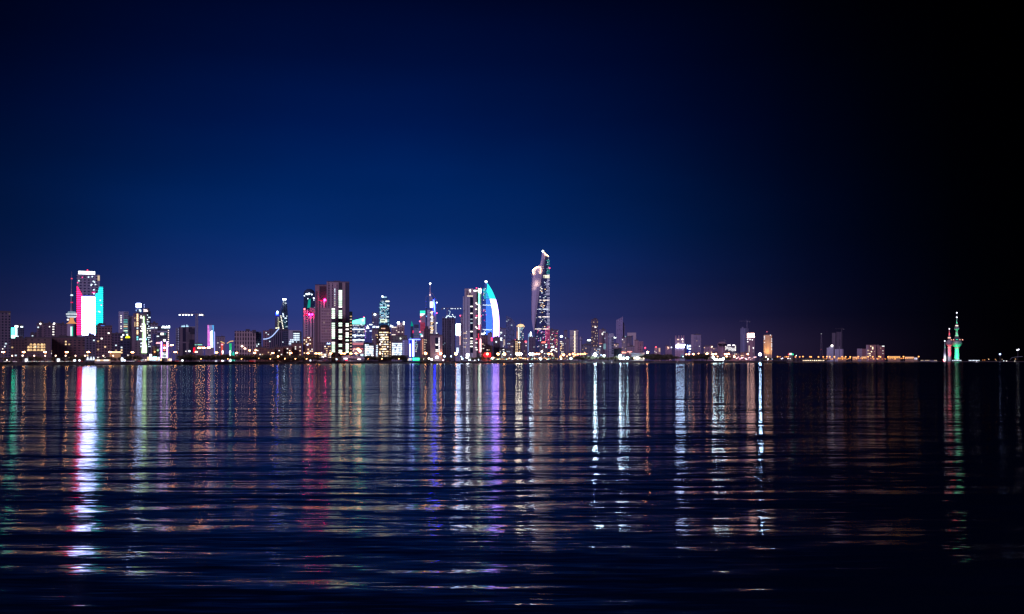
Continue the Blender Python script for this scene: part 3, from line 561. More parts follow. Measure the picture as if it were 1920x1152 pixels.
for x, nm in ((417.5,'left'),(431.5,'right')):
    b = B('light_sculpture', 'white lit sculpture at the foot of the %s pylon' % {'left':'red','right':'green'}[nm], 'sculpture', x-2.2, x+2.2, 657, 1690, None, depth=4)
    MB().lathe(0,0,[(b.w*.5,0),(b.w*.3,b.h*.4),(b.w*.16,b.h*.7),(b.w*.4,b.h*.85),(b.w*.1,b.h)],10).build('body', em((.9,.95,1), 3.0), b.root)
b = B('garden_dome', 'small teal lit dome right of the green pylon', 'dome', 434.5, 440.5, 659, 1690, None, depth=8); MB().lathe(0,0,[(b.w*.5,0),(b.w*.45,b.h*.5),(b.w*.25,b.h*.85),(.1,b.h)],14).build('shell', em((.02,.65,.5), .9), b.root)
b = B('office_block', 'big mauve office block with a dense window grid', 'office', 440, 480, 621, 1800, facade((.45,.34,.36), 4.6, 7.4, .55, .80, (.05,.035,.06)), roof=False, depth=34)
b.vol(460.5, 468.5, 617.3, 621.5, plain(DARK), 'roof_block', -6, 10); b.vol(473, 480, 619, 625, plain(DARK), 'roof_block', .3, 10); b.vol(480, 490.5, 621.5, None, facade((.20,.24,.34), 4, 3.6, .5, .5), 'wing', -12, 22)
for x, y in ((479.5,645.5),(485,645.3),(482,649)): b.dot(x, y, .9, (.8,.95,1), 3, 'wall_lamp', -10)
b.dot(454, 649.6, 1.3, (1,.75,.6), 8, 'wall_lamp', sq=(1.5,1,.8)); b.dot(459.3, 653.8, 1.3, (1,.65,.5), 8, 'wall_lamp', sq=(1.5,1,.8))

# ============================================================ ZONE C
b = B('apartment_block', 'reddish ribbed block at the left end of the blue light ribbon', 'apartment block', 493, 505, 620, 1950, facade((.26,.14,.18), 5, 4.5, .5, .6), lit=4, roof=False)
b = B('apartment_block', 'dark ribbed block crossed by the blue light ribbon', 'apartment block', 504.5, 515, 618.6, 1950, facade((.15,.11,.17), 3.6, 60, .5, .98), lit=2)
b.line('light_ribbon', [(493.5,636.3),(499,636),(505,634.2),(510,631),(514.5,626.5),(519,621),(523,616.5)], .95*1950/F*.8, em((.42,.56,1), 1.5), 2.5, 8)
b = B('apartment_block', 'wide dark ribbed block below the twin light glass tower', 'apartment block', 514.5, 543, 619, 2020, facade((.12,.10,.16), 4.2, 60, .5, .98), lit=3, pal='cool')
b.vol(531, 541, 621, None, facade((.08,.09,.16), 3, 4, .7, .6), 'wing', .8)
b = B('glass_tower', 'twisted glass tower topped by two white lamps', TWR, 514, 539, 622, 2700, None, depth=34)
gm = facade((.03,.05,.09), 3, 4, .85, .75, (.015,.03,.06), .05, (.6,.8,1), .8); X, Z = b.X, b.Z
MB().rings([[(X(524),-16,-1),(X(539),-16,-1),(X(539),16,-1),(X(524),16,-1)],[(X(524),-16,Z(598)),(X(540),-16,Z(598)),(X(540),16,Z(598)),(X(524),16,Z(598))],[(X(527),-12,Z(585)),(X(539.5),-14,Z(588)),(X(539.5),12,Z(588)),(X(527),12,Z(585))],[(X(531),-6,Z(572)),(X(538.5),-8,Z(572)),(X(538.5),8,Z(572)),(X(531),8,Z(572))],[(X(531),-3,Z(562.5)),(X(536.5),-3,Z(562.5)),(X(536.5),3,Z(562.5)),(X(531),3,Z(562.5))]]).build('wall', gm, b.root)
MB().rings([[(X(514),-14,-1),(X(525),-14,-1),(X(525),14,-1),(X(514),14,-1)],[(X(516),-14,Z(592)),(X(525),-14,Z(592)),(X(525),14,Z(592)),(X(516),14,Z(592))],[(X(518),-8,Z(585)),(X(523),-10,Z(583)),(X(523),10,Z(583)),(X(518),8,Z(585))]]).build('wing', facade((.12,.12,.17), 3, 4, .6, .6, (.04,.05,.07)), b.root)
MB().tube([(X(523),0,Z(587)),(X(527),0,Z(578)),(X(531),0,Z(566))], 1.0, 6).build('brace', METAL(), b.root)
b.dot(531.6, 561.4, 1.5, (.75,.88,1), 30, 'roof_lamp', sampled=True); b.dot(535.2, 561.4, 1.5, (.85,.95,1), 9, 'roof_lamp'); b.dot(520.2, 586, 1.7, (.6,.8,1), 8, 'roof_lamp', sq=(.9,1,1.5)); b.dot(519.4, 588, 1.8, (.015,.05,1), 45, 'roof_lamp', sampled=True, sq=(.9,.8,1.2))
for q in range(11): b.win(526.6+q*.55, 592.8+q*2.9, 1.5, 1.4, (1,.95,.8), 2.4)
for q in range(8): b.win(521.5+(q % 2)*.6, 596+q*2.3, 1.5, 1.4, (.8,.8,.5), .9+.2*(q > 4))
for x, y, w in ((518.2,615.5,3),(522,615,3),(523,617.5,2.5),(527.5,619.7,3),(532,622,2.5),(531,591,2.2),(531.5,594,2.4),(535.5,596.8,4),(530.5,588.5,2),(537.8,593,1),(537.4,603,1),(534.5,605,1.4),(536.5,613,1),(524.7,603.5,1.2)): b.win(x, y, w, 1.7, COOL if x > 526 else (.9,.9,.6), 2.2)
for q in range(6): b.line('light_strip', [(530.6+q*.5, 600+q*3),(537.2, 598.5+q*3)], .5, em((.12,.45,.60), .35), .3)
b = B('office_block', 'white office block with six bright window bands', 'office', 541, 563, 619.5, 1850, plain((.42,.44,.52), .8, 0, .1), roof=False, depth=24)
b.vol(549, 562.5, 621, None, plain((.07,.07,.11)), 'recess', .2, 4); b.vol(562.5, 566.5, 622, None, facade((.12,.20,.34), 3, 3.8, .8, .5, (.08,.16,.25)), 'wing', -2, 14)
for j, (y, xa) in enumerate(((626,550),(630,550),(633.9,550),(637.8,544),(641.4,542),(645,541.5))): b.panel('window_band', xa, 561.8, y-1.0, y+.9, screen((.66,.82,1), 1.7, 4.5, .8, 0, .45, True, .7), .3, .3)
for (nm, x0, x1, yt, D_, n) in (('brown apartment block under the grey wing of the big grid office',480,500,652,1700,6),('low brown apartment block below the blue light ribbon',500,514,654,1700,4),('brown apartment block below the dark ribbed towers',514,531,651,1720,5),('brown stepped apartment block left of the banded white office',531,548,650,1740,6),('brown apartment block in front of the banded white office',546,567,644,1760,7)):
    b = B('apartment_block', nm, 'apartment block', x0, x1, yt, D_, facade((.27,.14,.12), 3.6, 3.2, .45, .45, litp=.05, litc=WARM), lit=n, pal='warm', rot=R(random.Random(x0).choice((0,7,-6))))
b = B('apartment_tower', 'striped pale tower with red beacons, left of the tall dark twin tower', TWR, 578, 589.5, 590, 2050, facade((.50,.42,.50), 7, 90, .42, .985, (.08,.06,.10)), roof=False, depth=26)
b.vol(569, 578, 580.5, None, facade((.44,.36,.44), 14, 4.5, .25, .5), 'wing', -2, 22); b.vol(567.8, 569, 581, None, plain((.03,.03,.05)), 'recess', -3, 20); b.vol(580, 592, 576.5, None, plain((.30,.24,.30)), 'wing', -14, 16)
b.dot(571, 580, 1.5, (1,.10,.12), 9); b.dot(580, 590, 1.5, (1,.01,.17), 100, fr=5, sampled=True); b.dot(585.3, 590, 1.5, (1,.01,.17), 50, fr=5, sampled=True); b.panel('light_strip', 570, 590, 589.6, 590.7, em((1,.0,.06), 1.4, True), .4)
b = B('apartment_block', 'brown block with warm windows and a lamp on its gable', 'apartment block', 568, 587.5, 633, 1770, facade((.30,.16,.14), 4, 3.4, .4, .5), depth=20, roof=False, lit=0)
b.poly('gable', [(573,633),(578.5,630.5),(584,633)], plain((.4,.25,.2)), -.2, 3); b.grid(569, 587, 636, 664, 5, 8, 'warm', .42, .6, .5); b.dot(578.5, 632.8, 2.2, (1,.62,.48), 6, 'gable_lamp', 1.5, sq=(1,.6,.6)); b.win(576.5, 647, 2.6, 2.2, (.6,.6,1), 3)
b = B('glass_tower', 'dim round topped glass tower with a teal sash behind the striped tower', TWR, 569.5, 590.5, 549, 2850, facade((.03,.05,.11), 4, 4, .8, .7, (.02,.035,.08), .03, (.6,.8,1), .7), roof=False)
MB().lathe(0,0,[(b.w*.5,b.h-.5),(b.w*.42,b.h+6),(b.w*.2,b.h+11)],18).build('roof', plain((.03,.05,.12)), b.root)
b.poly('light_sash', [(578,563),(582.5,560.5),(582,577),(576,578)], em((.01,.42,.36), .8)); 
for x, y, r_ in ((574.5,551.8,1.3),(576.5,552,1.3),(579.7,551.2,1.7),(584.5,552.5,1.1),(570.7,555,.9),(588.4,559.4,1.2),(588.6,562.8,.6),(577.3,560.5,.7)): b.dot(x, y, r_, (.75,.9,1), 5, 'facade_lamp')
# tall twin tower
b = B('residential_tower', 'dark rear shaft of the tallest mauve pair, half hidden on the left', TWR, 591, 613.5, 535, 1960, plain((.30,.20,.24), .8, 0, .12), roof=False, depth=34)
b.vol(599, 613.4, 537, None, plain((.05,.03,.05)), 'recess', .3, 6); b.vol(592, 595.5, 546, None, plain((.14,.09,.12)), 'recess', .3, 2); b.vol(591, 613.3, 533.6, 535.2, plain((.06,.05,.09)), 'roof_block', 0)
b.vol(601, 613.3, 564, None, facade((.50,.40,.48), 6.5, 90, .45, .985, (.12,.08,.12)), 'bay', 1.5, 6); b.dot(609, 563, 1.8, (1,.01,.17), 70, 'beacon', 6, True); b.panel('light_strip', 599, 612, 563.2, 564.2, em((1,.0,.06), 1.6, True), 1.8)
b = B('residential_tower', 'tallest mauve apartment tower with columns of greenish lit windows', TWR, 612.5, 655, 529, 1850, plain((.44,.33,.38), .8, 0, .10), roof=False, depth=36)
b.roof(b.X(612.5), b.X(655), b.Z(529), plain((.10,.09,.14)), 1)
b.vol(634.6, 641.6, 530, None, plain((.05,.04,.07)), 'recess', .25, 3); b.vol(647.8, 655.1, 530, None, plain((.05,.045,.10)), 'recess', .25, 20); b.vol(641.8, 647.6, 530, None, plain((.36,.28,.30)), 'pier', 1.2, 4)
b.vol(612.5, 615, 529.3, None, plain((.38,.28,.34)), 'pier', .9, 3)
for x, y0, y1 in ((617,532,580),(623.5,532,580),(627.8,562,580),(632,532,660)): b.panel('window_column', x-.8, x+.8, y0, y1, facade((.30,.22,.27), 50, 4.6, .99, .6, (.03,.02,.04)), .02, .2)
b.grid(626.6, 629, 541, 575, 1, 10, 'cool', 1, .6, .4, .3)
for y0, y1 in ((544,577.5),(581.5,598),(605,625),(628.5,642),(645,651),(656,663)): b.grid(635, 641.4, y0, y1, 1, max(2, int((y1-y0)/3.5)), 'gw', .96, .95, .72, .35)
for y0, y1 in ((606,613),(616,633.5),(636.5,662)): b.grid(648.2, 653.8, y0, y1, 1, max(2, int((y1-y0)/3.5)), 'gw', .93, .95, .72, .35)
b = B('residential_block', 'lower pinkish block in front of the tallest mauve tower, greenish lit stair column', 'apartment tower', 600.5, 628.5, 577.5, 1800, plain((.42,.29,.34), .8, 0, .1), roof=False, depth=24)
b.panel('window_grid', 602, 621, 579, 642, facade((.44,.31,.35), 3.4, 5.2, .42, .5, (.10,.06,.08), .14, (1,.75,.6), .5), .02, .2); b.vol(621.6, 628.4, 578, None, plain((.05,.04,.07)), 'recess', .25, 3)
for y0, y1 in ((577.8,598),(605,636),(641,661)): b.grid(622, 628, y0, y1, 1, max(2, int((y1-y0)/3.5)), 'gw', .96, .95, .72, .35)
b = B('office_block', 'low office with a blue roof sign at the foot of the tallest mauve tower', 'office', 596, 621.5, 642, 1770, facade((.20,.13,.17), 4, 3.4, .5, .5), depth=20, roof=False)
b.grid(598, 621, 648, 672, 7, 6, 'mix', .5, .7, .4); b.script(613, 619, 642.5, 645.8, (.35,.55,1), 4, 3, 'sign', 6); b.grid(602, 612, 663, 670, 4, 2, 'warm', 1, .9, .5)
b = B('apartment_block', 'slim dark block with lit balconies right of the tallest mauve tower', 'apartment block', 655, 660.8, 584.5, 2050, plain((.08,.07,.12)), roof=False, depth=18)
for q in range(13): b.win(658, 593.5+q*5.6, 3.6, 1.5, (WARM, WHITE, PINK)[q % 3] if q % 3 != 2 else (1,.5,.45), .9)
b = B('mall_building', 'long white lit waterfront mall below the tallest mauve tower', 'mall', 596, 683, 668.5, 1805, plain((.32,.32,.42)), depth=22, roof=False)
b.grid(597, 612, 671.5, 676, 6, 1, 'cool', .8, .7, .7); b.win(615.5, 673, 7, 5, WHITE, 4); b.win(619.5, 675, 3.5, 3, WHITE, 5); b.win(630, 674, 4.5, 2.5, COOL, 3.5); b.win(648, 672.5, 7, 3, COOL, 3); b.win(649.5, 675.5, 4, 2, RED, 3); b.win(673.5, 673.5, 6, 2.4, WHITE, 4); b.win(611, 677, 2, 1.4, WHITE, 3)
b.poly('roof', [(640,668.5),(652,666.2),(676,671.5),(684,672),(684,674),(640,671)], plain((.40,.38,.52)), .5, 6)
# ============================================================ ZONE D
b = B('office_tower', 'glass office block with a glowing teal slanted top and white lit bands', 'office', 661, 684, 607, 1980, facade((.10,.14,.30), 4, 3.6, .8, .6, (.05,.09,.24), .30, (.8,.9,1), 2.2), roof=False, depth=30)
b.poly('roof_crown', [(661,607.5),(661,602),(684,596),(684,607.5)], screen((.07,.85,.40), 6.0, 12, .95, 2, .9, True, .2), .1, 1.2)
b.dot(682.3, 595, 1.0, PINK, 4); b.dot(680.5, 600.5, 2.2, (.8,1,.85), 3, 'crown_lamp')
for y, c, st in ((617.8,COOL,3.0),(629.5,COOL,3.2),(637.8,COOL,3.2),(609.5,COOL,.7)): b.panel('light_strip', 661, 683.6, y-.65, y+.65, em(c, st))
for y in (645.5,654.5): b.panel('light_strip', 661, 681, y-.7, y+.7, em((1,.25,.3), 1.2))
for y in (643,659,663): b.panel('light_strip', 661, 682, y-1.3, y+1.3, em((.55,.30,.42), .6))
b.grid(661.5, 683, 609, 629, 13, 5, 'cool', .38, .5, .35); b.grid(661.5, 683, 630.5, 642, 12, 3, 'cool', .35, .5, .35)
b.vol(662, 680, 647, 664, plain((.30,.20,.26)), 'recess', .1, 1); b.line('light_strip', [(662,659),(664,654.5),(671,656),(677,661)], 1.0, em((1,.6,.5), 1.6), .8)
b = B('office_block', 'blue lit block with a white fan-shaped roof sign right of the teal topped office', 'office', 684.5, 697.5, 616, 2450, facade((.10,.14,.45), 5, 3.6, .6, .5, (.04,.06,.25), .12, (.7,.8,1), 1.5), lit=5, pal='cool')
b.poly('roof_sign', [(686.5,616.5),(687.8,612.5),(689.3,609.5),(690.8,612.5),(692.5,616.5)], em((.75,.92,1), 3)); b.panel('sign', 692.5, 698, 608.3, 609.7, em(COOL, 4)); b.panel('light_strip', 693, 697, 620.4, 621.6, em(COOL, 2.5))
for q in range(7): b.win(685, 613+q*3.4, 1.2, 1.3, VIOLET, 1.5)
b.panel('sign', 681.5, 684.3, 617, 622.6, em((1,.08,.3), 1.8), 2)
b = B('office_tower', 'dim violet tower with one white globe lamp on top', TWR, 697.5, 710.5, 588.5, 2750, facade((.16,.17,.32), 4.5, 3.8, .5, .5), lit=9, pal='cool')
b.dot(703, 590, 1.9, (.85,.97,1), 7, 'roof_lamp', 1.5, True); b.line('antenna', [(698.5,588),(698.5,585)], .4, METAL()); b.script(698.5, 703.5, 611, 614.5, COOL, 4, 2, 'sign', 3); b.script(705.5, 710.5, 610, 614.5, COOL, 6, 2, 'sign', 4)
b = B('glass_tower', 'tall cyan glass tower sparkling with scattered office lights', TWR, 711.5, 729.5, 566, 2850, facade((.04,.14,.28), 4, 4, .85, .7, (.015,.10,.20), .45, (.35,.75,1), 1.3), roof=False, depth=30)
b.vol(714.5, 726.5, 557, 566.5, facade((.05,.12,.25), 4, 4, .8, .6, (.02,.08,.18)), 'crown', -3); b.vol(726, 730.5, 571, None, facade((.09,.10,.16), 4, 4, .7, .5, (.04,.05,.10)), 'wing', -2); b.vol(710.3, 713, 575, None, facade((.04,.16,.30), 4, 4, .85, .7, (.015,.10,.20), .3, (.35,.75,1), .9), 'wing', -2)
b.dot(717, 556.2, 1.5, (.8,.97,1), 6, 'roof_lamp'); b.dot(719.2, 557.2, .7, (.6,.9,1), 4, 'roof_lamp'); b.panel('light_strip', 718, 725, 556.8, 558, em((.5,.8,1), 1.6), -1)
for y, xa, xb, c, st in ((565.3,723,730,(.95,1,.85),2.4),(573.6,726,730,(.9,.95,.85),1.8),(579,726,729,(.7,.85,.95),1.3),(594.3,725,729,COOL,1.6),(576.6,714,725,(.35,.85,.9),1.6),(587.5,712,720,(.3,.7,.9),1.0)): b.win((xa+xb)/2, y, xb-xa, 1.9, c, st, .5)
b.panel('sign_frame', 713, 726, 599, 604.7, em((.80,.95,.75), 1.3), .3); b.panel('sign', 714.5, 722, 600.8, 602.6, plain((.02,.05,.05)), .9)
b.grid(712.5, 725, 564, 598, 9, 15, 'blue', .40, .6, .5)
b = B('office_block', 'lit grid office of white and blue windows left of the round topped tower', 'office', 683, 700.5, 644, 1920, plain((.22,.24,.36)), depth=24)
b.grid(684, 691.5, 645.5, 672, 3, 8, 'office', .95, .72, .62); b.grid(692, 700.3, 648.5, 672, 4, 7, 'office', .95, .75, .62)
b.vol(700.6, 708.8, 646.5, None, plain((.24,.22,.33)), 'wing', -.5); b.grid(705, 708.6, 647, 671, 2, 7, 'office', .9, .6, .55, -.4); b.win(679, 666, 4, 3.4, (.5,.9,1), 2)
B('apartment_block', 'plain brown block behind the left lit grid office', 'apartment block', 698, 711.5, 619, 2250, facade((.26,.19,.24), 5, 3.5, .35, .45), lit=3)
b = B('round_tower', 'round topped tower full of warm lit windows', TWR, 705.5, 735.5, 629, 1960, facade((.22,.15,.17), 4, 3.4, .4, .4, litp=.05, litc=WARM), roof=False, depth=26)
b.vol(711.5, 729, 621, None, facade((.20,.13,.15), 4, 3.6, .5, .5), 'bay', 2.0, 14)
MB().lathe(0,0,[(11.5*b.D/F, b.h-1),(11.5*b.D/F, b.Z(619)),(9.5*b.D/F, b.Z(613)),(5.5*b.D/F, b.Z(609.5)),(.3, b.Z(609))], 24).build('dome', plain((.16,.08,.09)), b.root)
for x in (716,718.6,721.2): b.dot(x-.0, 616.5, 1.1, (1,.55,.40), 1.3, 'dome_lamp', 10)
for j in range(11):
    y = 623.8+j*4.45
    for i in range(7):
        x = 712.3+i*2.45
        if b.rnd.random() < (.9 if i in (2,4,5) or j in (0,1,5) else .55): b.win(x, y, 1.9, 1.9, b.rnd.choice((WARM,(1,.8,.5),WHITE)), b.rnd.choice((1.2,2.2,3.0)), 2.3)
    for x in (707.5, 731.7):
        if b.rnd.random() < .75: b.win(x, y+.6, 1.4, 1.5, WARM, 1.7)
b.dot(718.5, 636, 2.2, (1,.9,.7), 4, 'wall_lamp', 3); b.dot(713, 646, 1.6, (1,.7,.6), 4, 'wall_lamp', 3); b.dot(712.5, 663, 1.6, (1,.6,.4), 5, 'wall_lamp', 3)
b = B('office_block', 'lit grid office of white and blue windows right of the round topped tower', 'office', 734.5, 754.5, 641, 1930, plain((.22,.24,.36)), depth=24)
b.grid(735, 754, 643.2, 666.8, 8, 7, 'office', .97, .72, .62)
b = B('office_block', 'bluish block with a column of dark windows right of the right lit grid office', 'office', 754.5, 766, 637, 1915, plain((.30,.33,.55)), depth=22)
b.panel('window_grid', 760, 765.6, 639, 670, facade((.38,.40,.58), 3, 3.4, .5, .45, (.10,.12,.28)), .05, .2)
for q in range(8): b.win(757, 641+q*3.9, 1.6, 1.2, (.45,.50,1), .9)
b = B('hotel_tower', 'brown hotel with two white roof lamps between glass tower and blue neon block', 'hotel', 744.3, 758.3, 609, 2300, facade((.30,.19,.22), 5, 3.5, .45, .5), roof=False)
b.vol(746, 757, 605.5, 609.5, plain((.16,.09,.12)), 'roof_block', -1); b.vol(733.5, 744.4, 614, None, facade((.25,.17,.22), 5, 3.5, .45, .5), 'wing', -3); b.vol(744.3, 745.6, 609, None, plain((.45,.26,.24)), 'pier', .6, 2)
b.dot(747, 605.8, 2.1, (.8,.9,1), 25, 'roof_lamp', 2, True); b.panel('roof_sign', 756, 758.2, 603.2, 609.2, em((.85,.97,1), 5), .8)
for y, x, w in ((614,739,9),(623,747.5,3),(623,754.5,2),(628,738,7),(620,744,2)): b.win(x, y, w, 1.3, (1,.85,.75), 1.6)
b.script(731.5, 737, 609, 613.5, (.9,.97,1), 5, 2, 'sign', 12)
b = B('flat_block', 'low flat greenish block behind the right lit grid office', 'building', 735, 763, 630, 2120, facade((.20,.21,.20), 6, 4, .3, .4)); b.dot(751, 635, 1.1, (.9,.95,.8), 4, 'wall_lamp')
b = B('office_block', 'block lined with blue and white neon uprights', 'office', 766.5, 778.5, 636.5, 1905, plain((.05,.08,.45)), roof=False, depth=20)
b.panel('light_strip', 766.5, 788, 636.2, 637.6, em((.12,.18,1), 5, True), .3); b.panel('light_strip', 773.2, 774.9, 637.6, 669, em((.35,.42,1), 9, True), .4); b.panel('light_strip', 775.8, 777.2, 637.6, 669, em((.45,.5,1), 2.0), .4)
b.panel('light_strip', 767.8, 770.2, 645, 669, em((.75,.8,1), 3, True), .4); b.panel('light_strip', 766.7, 768, 638, 646, em((.10,.14,1), 1.8), .4); b.panel('cladding_panel', 770.4, 773, 638, 669, em((.01,.03,.85), 1.6, True), .05)
b.vol(778.5, 788, 637.6, None, facade((.10,.10,.22), 4, 3.5, .5, .5, (.03,.04,.14)), 'wing', -1); b.grid(778.5, 783, 638, 664, 3, 8, 'blue', .4, .6, .35); b.vol(767, 788, 634.8, 636.3, plain((.30,.22,.26)), 'roof_block', 0)
b.grid(764, 772, 671.5, 676.5, 5, 2, 'hot', .9, .8, .7, 1); b.panel('sign', 774, 787, 671.5, 676, screen((.03,.80,.30), 4, 5, .8, 0, .4, True, .6), 1); b.panel('sign', 768.5, 771, 633.4, 635, em((.05,.6,.35), 1), .2)
b = B('office_block', 'pale blue hatched slab with a red glow at its left edge', 'office', 776, 786, 615.5, 2550, facade((.28,.36,.48), 40, 3.6, .98, .45, (.12,.18,.28)), lit=0, roof=False); b.vol(775, 785.5, 608.5, 609.4, plain((.15,.16,.25)), 'roof_block', -6, 4); b.vol(776.5, 785, 609, 616, plain((.05,.07,.16)), 'crown', -5, 8); b.panel('light_strip', 773.5, 775.6, 620, 625, em((1,.05,.2), .8), .2)
b = B('glass_spire', 'thin dark spire block with a teal glowing peak', TWR, 770, 775, 612, 2900, facade((.06,.08,.18), 4, 4), roof=False); b.poly('peak', [(770.3,610),(771.6,602),(774.6,609),(774.4,612),(770.3,612)], em((.0,.38,.30), .8), -.4, 3)
b = B('office_tower', 'pinkish tower whose slanted top is lit green and white', TWR, 787.8, 797.3, 583, 2600, plain((.46,.32,.42)), roof=False, depth=18)
b.poly('led_screen', [(787.9,583),(797.2,583),(797.2,588.3),(787.9,588.3)], screen((.04,.88,.55), 1.5, 5, .95, 2, .9)); b.poly('led_screen', [(787.9,588.4),(797.2,588.4),(791.5,592.8),(787.9,592.6)], screen((.75,1,1), 2.4, 5, .95, 2, .9)); b.poly('led_screen', [(787.9,592.8),(791.4,593),(788.9,596.5),(787.9,596.5)], em((1,.12,.2), 1.0)); b.panel('light_strip', 788, 797, 605, 621, screen((1,.12,.30), .32, 3.6, .6, 2, .6, False))
for y in (603, 622.5): b.dot(787.3, y, 1.2, (1,.15,.25), 5)
b.dot(789, 627.5, 1.8, (.1,.6,.6), 1.5, 'facade_lamp'); b.dot(791.2, 630, 1.3, (.8,1,1), 6, 'facade_lamp')
# crowned spire tower
b = B('spired_tower', 'spired tower with white lit crown, blue edge and a curved frame', TWR, 801, 806, 581.5, 3400, facade((.66,.64,.78), 60, 4, .98, .3, (.42,.40,.52)), roof=False, depth=44)
b.vol(806, 813.5, 581.5, None, facade((.12,.14,.26), 30, 4.4, .98, .5, (.05,.06,.14)), 'bay', -1); b.vol(813.5, 817, 588, None, plain((.40,.38,.50)), 'wing', -3); b.vol(798.8, 801, 578, None, facade((.04,.08,.22), 4, 4, .8, .7, (.02,.05,.14)), 'wing', -4)
b.vol(805.8, 812.4, 566, 581.6, plain((.10,.12,.22)), 'crown', -2); b.panel('roof_sign', 806.2, 812.2, 566, 577, em((.80,.86,1), 2.6, True), -1.5); b.poly('crown', [(805.2,566),(804.8,555),(809,556),(812.5,563),(812.5,566)], plain((.40,.42,.55)), -3, 8)
b.poly('light_strip', [(812.6,563),(814,561),(815.8,575),(816,589),(813.8,582)], screen((.01,.02,1), 60, 4, .95, 2, .8), 1)
for q in range(19): b.win(809.6+b.rnd.uniform(-.8,.8), 584.5+q*2.25, b.rnd.uniform(3.0,6.0), 1.2, b.rnd.choice((WARM,WHITE,(.9,.9,1))), b.rnd.choice((1.2,2.2,1.8)), .4)
k = b.D/F
MB().lathe(b.X(806.6), 0, [(1.9*k, b.Z(556)),(1.5*k, b.Z(549)),(.7*k, b.Z(544)),(.45*k, b.Z(531.5))], 10).build('spire', plain((.75,.62,.68)), b.root)
b.dot(806.6, 531.3, 1.6, (.85,.95,1), 7, 'beacon', -20, True); b.dot(806.3, 553.5, 1.3, (1,.75,.70), 2, 'spire_lamp', 0)
b.line('frame', [(798.6,624),(798.6,557),(800,556),(805,555.5)], .22*k, plain((.45,.42,.55)), 1); b.line('frame', [(807.5,548),(812,552.5),(815.5,557.5),(817.5,563),(818.8,568),(818.8,627)], .25*k, plain((.5,.48,.62)), 1); b.line('frame', [(816,580),(818.6,588)], .2*k, plain((.5,.45,.6)), 1)
for y, c, st in ((567.7,(.8,.97,1),6),(587.3,(1,.1,.3),5),(606,(.75,.9,.95),4),(625.8,(.9,.95,1),6)): b.dot(819, y, 1.1, c, st, 'frame_lamp', 2)
for q in range(11): b.win(817.6, 606+q*1.9, 1.5, .8, (.9,.9,.95), 1.2, 0)
b.dot(799.6, 593.4, 1.0, (.15,.5,1), 1.6, 'facade_lamp', 0)
b = B('apartment_tower', 'dark stepped tower with dotted windows in front of the spired tower', 'apartment tower', 795, 806.5, 616.5, 2050, facade((.11,.075,.10), 3.6, 3.3, .5, .5, litp=.03), roof=False)
b.vol(797, 803, 612, 617, plain((.07,.05,.07)), 'roof_block', -1); b.vol(806.5, 812, 625, None, facade((.13,.09,.12), 4, 3.4), 'wing', -2)
for q in range(6): b.win(796.5, 637.5+q*4.5, 1.5, 1.3, (1,.8,.6), 1.3); b.win(799.2, 638+q*4.5, 1.4, 1.2, (1,.8,.6), 1.1*(q < 2))
b = B('apartment_tower', 'brown slab edged by a strip of orange light beside the dark stepped tower', 'apartment tower', 788, 795, 634, 2000, plain((.26,.16,.20)), roof=False, depth=18); b.panel('light_strip', 791.8, 793.6, 636, 665, screen((1,.42,.24), .9, 3.5, .7, 2, .4), .2)
b = B('office_block', 'mauve slab with a black glass slot and a thin white light line', 'office', 806.5, 829.5, 629, 1985, plain((.24,.18,.23), .8, 0, .12), depth=24)
b.panel('glass_band', 816, 822, 633.5, 660.5, plain(GLASS, .1), .05, .2); b.panel('light_strip', 822.6, 824, 633.5, 661, screen((.95,.93,1), 2.0, 3.5, .7, 2, .4, True), .3)
for y in (647.3, 656.3, 658.9): b.win(819.2, y, 5, 1.2, WHITE, 2.6, .4)
for x in (817.3, 820.9): b.win(x, 645.8, 1.4, 1.4, WHITE, 1.8, .4)
# unfinished tower
b = B('unfinished_tower', 'dark unfinished concrete tower with floodlit formwork on top', TWR, 829, 853.5, 596.5, 2100, facade((.13,.12,.19), 5, 3.6, .6, .8, (.02,.02,.05)), roof=False, depth=32)
b.vol(828.2, 829.6, 628, None, plain((.13,.12,.19)), 'wing', -2); b.vol(835.5, 837, 600, None, plain((.035,.035,.06)), 'recess', .2, 1); b.vol(840, 843, 600, None, plain((.05,.05,.09)), 'recess', .2, 1); b.vol(846, 852, 606, None, plain((.09,.09,.15)), 'pier', .5, 2)
for i in range(9):
    x = 829.8+i*2.75; hgt = b.rnd.uniform(1.5, 4.2); b.line('column_stub', [(x,596.5),(x,596.5-hgt)], .35, plain((.3,.32,.38)), -2-b.rnd.uniform(0,12), 4)
for x, y in ((838,593.5),(836.5,595.8),(840.3,592.5),(848.5,590.5),(850,593.5),(843.5,593.8),(846,594.3),(853,595)): b.dot(x, y, .8, (.7,.9,1), 3.5, 'work_lamp', 0)
b.line('light_squiggle', [(840.8,582.5),(844.3,584.5),(843,589),(841.5,592.5),(845,593.5)], .5, em((.55,.75,.95), 1.2), 0);  # glowing tube drawn for a squiggle of white lights
for q in range(10): b.win(b.rnd.choice((831,834,846,848,850)), 606+b.rnd.uniform(0,50), .9, 2.2, (.45,.60,.85), .55)
crane('tower crane with a long dotted jib above the unfinished tower', 838.3, 577.5, 597, 828.5, 867, 2110, 578.6, (833,846,849,853.5,858.5,863.5), 3, (.2,.2,.25), 1.0, .7)
b = B('led_block', 'small block with a blank white lit panel beside the unfinished tower', 'building', 855.5, 863, 607, 2450, plain((.4,.4,.5)), roof=False, depth=16)
b.panel('led_screen', 855.2, 863.6, 607.8, 629, screen((.45,.60,1), 22, 6, .97, 2, .95, True, .1), .2); b.panel('light_strip', 861.3, 863.2, 629, 647, screen((1,.55,.50), 1.8, 4, .8, 2, .5, True), .5)
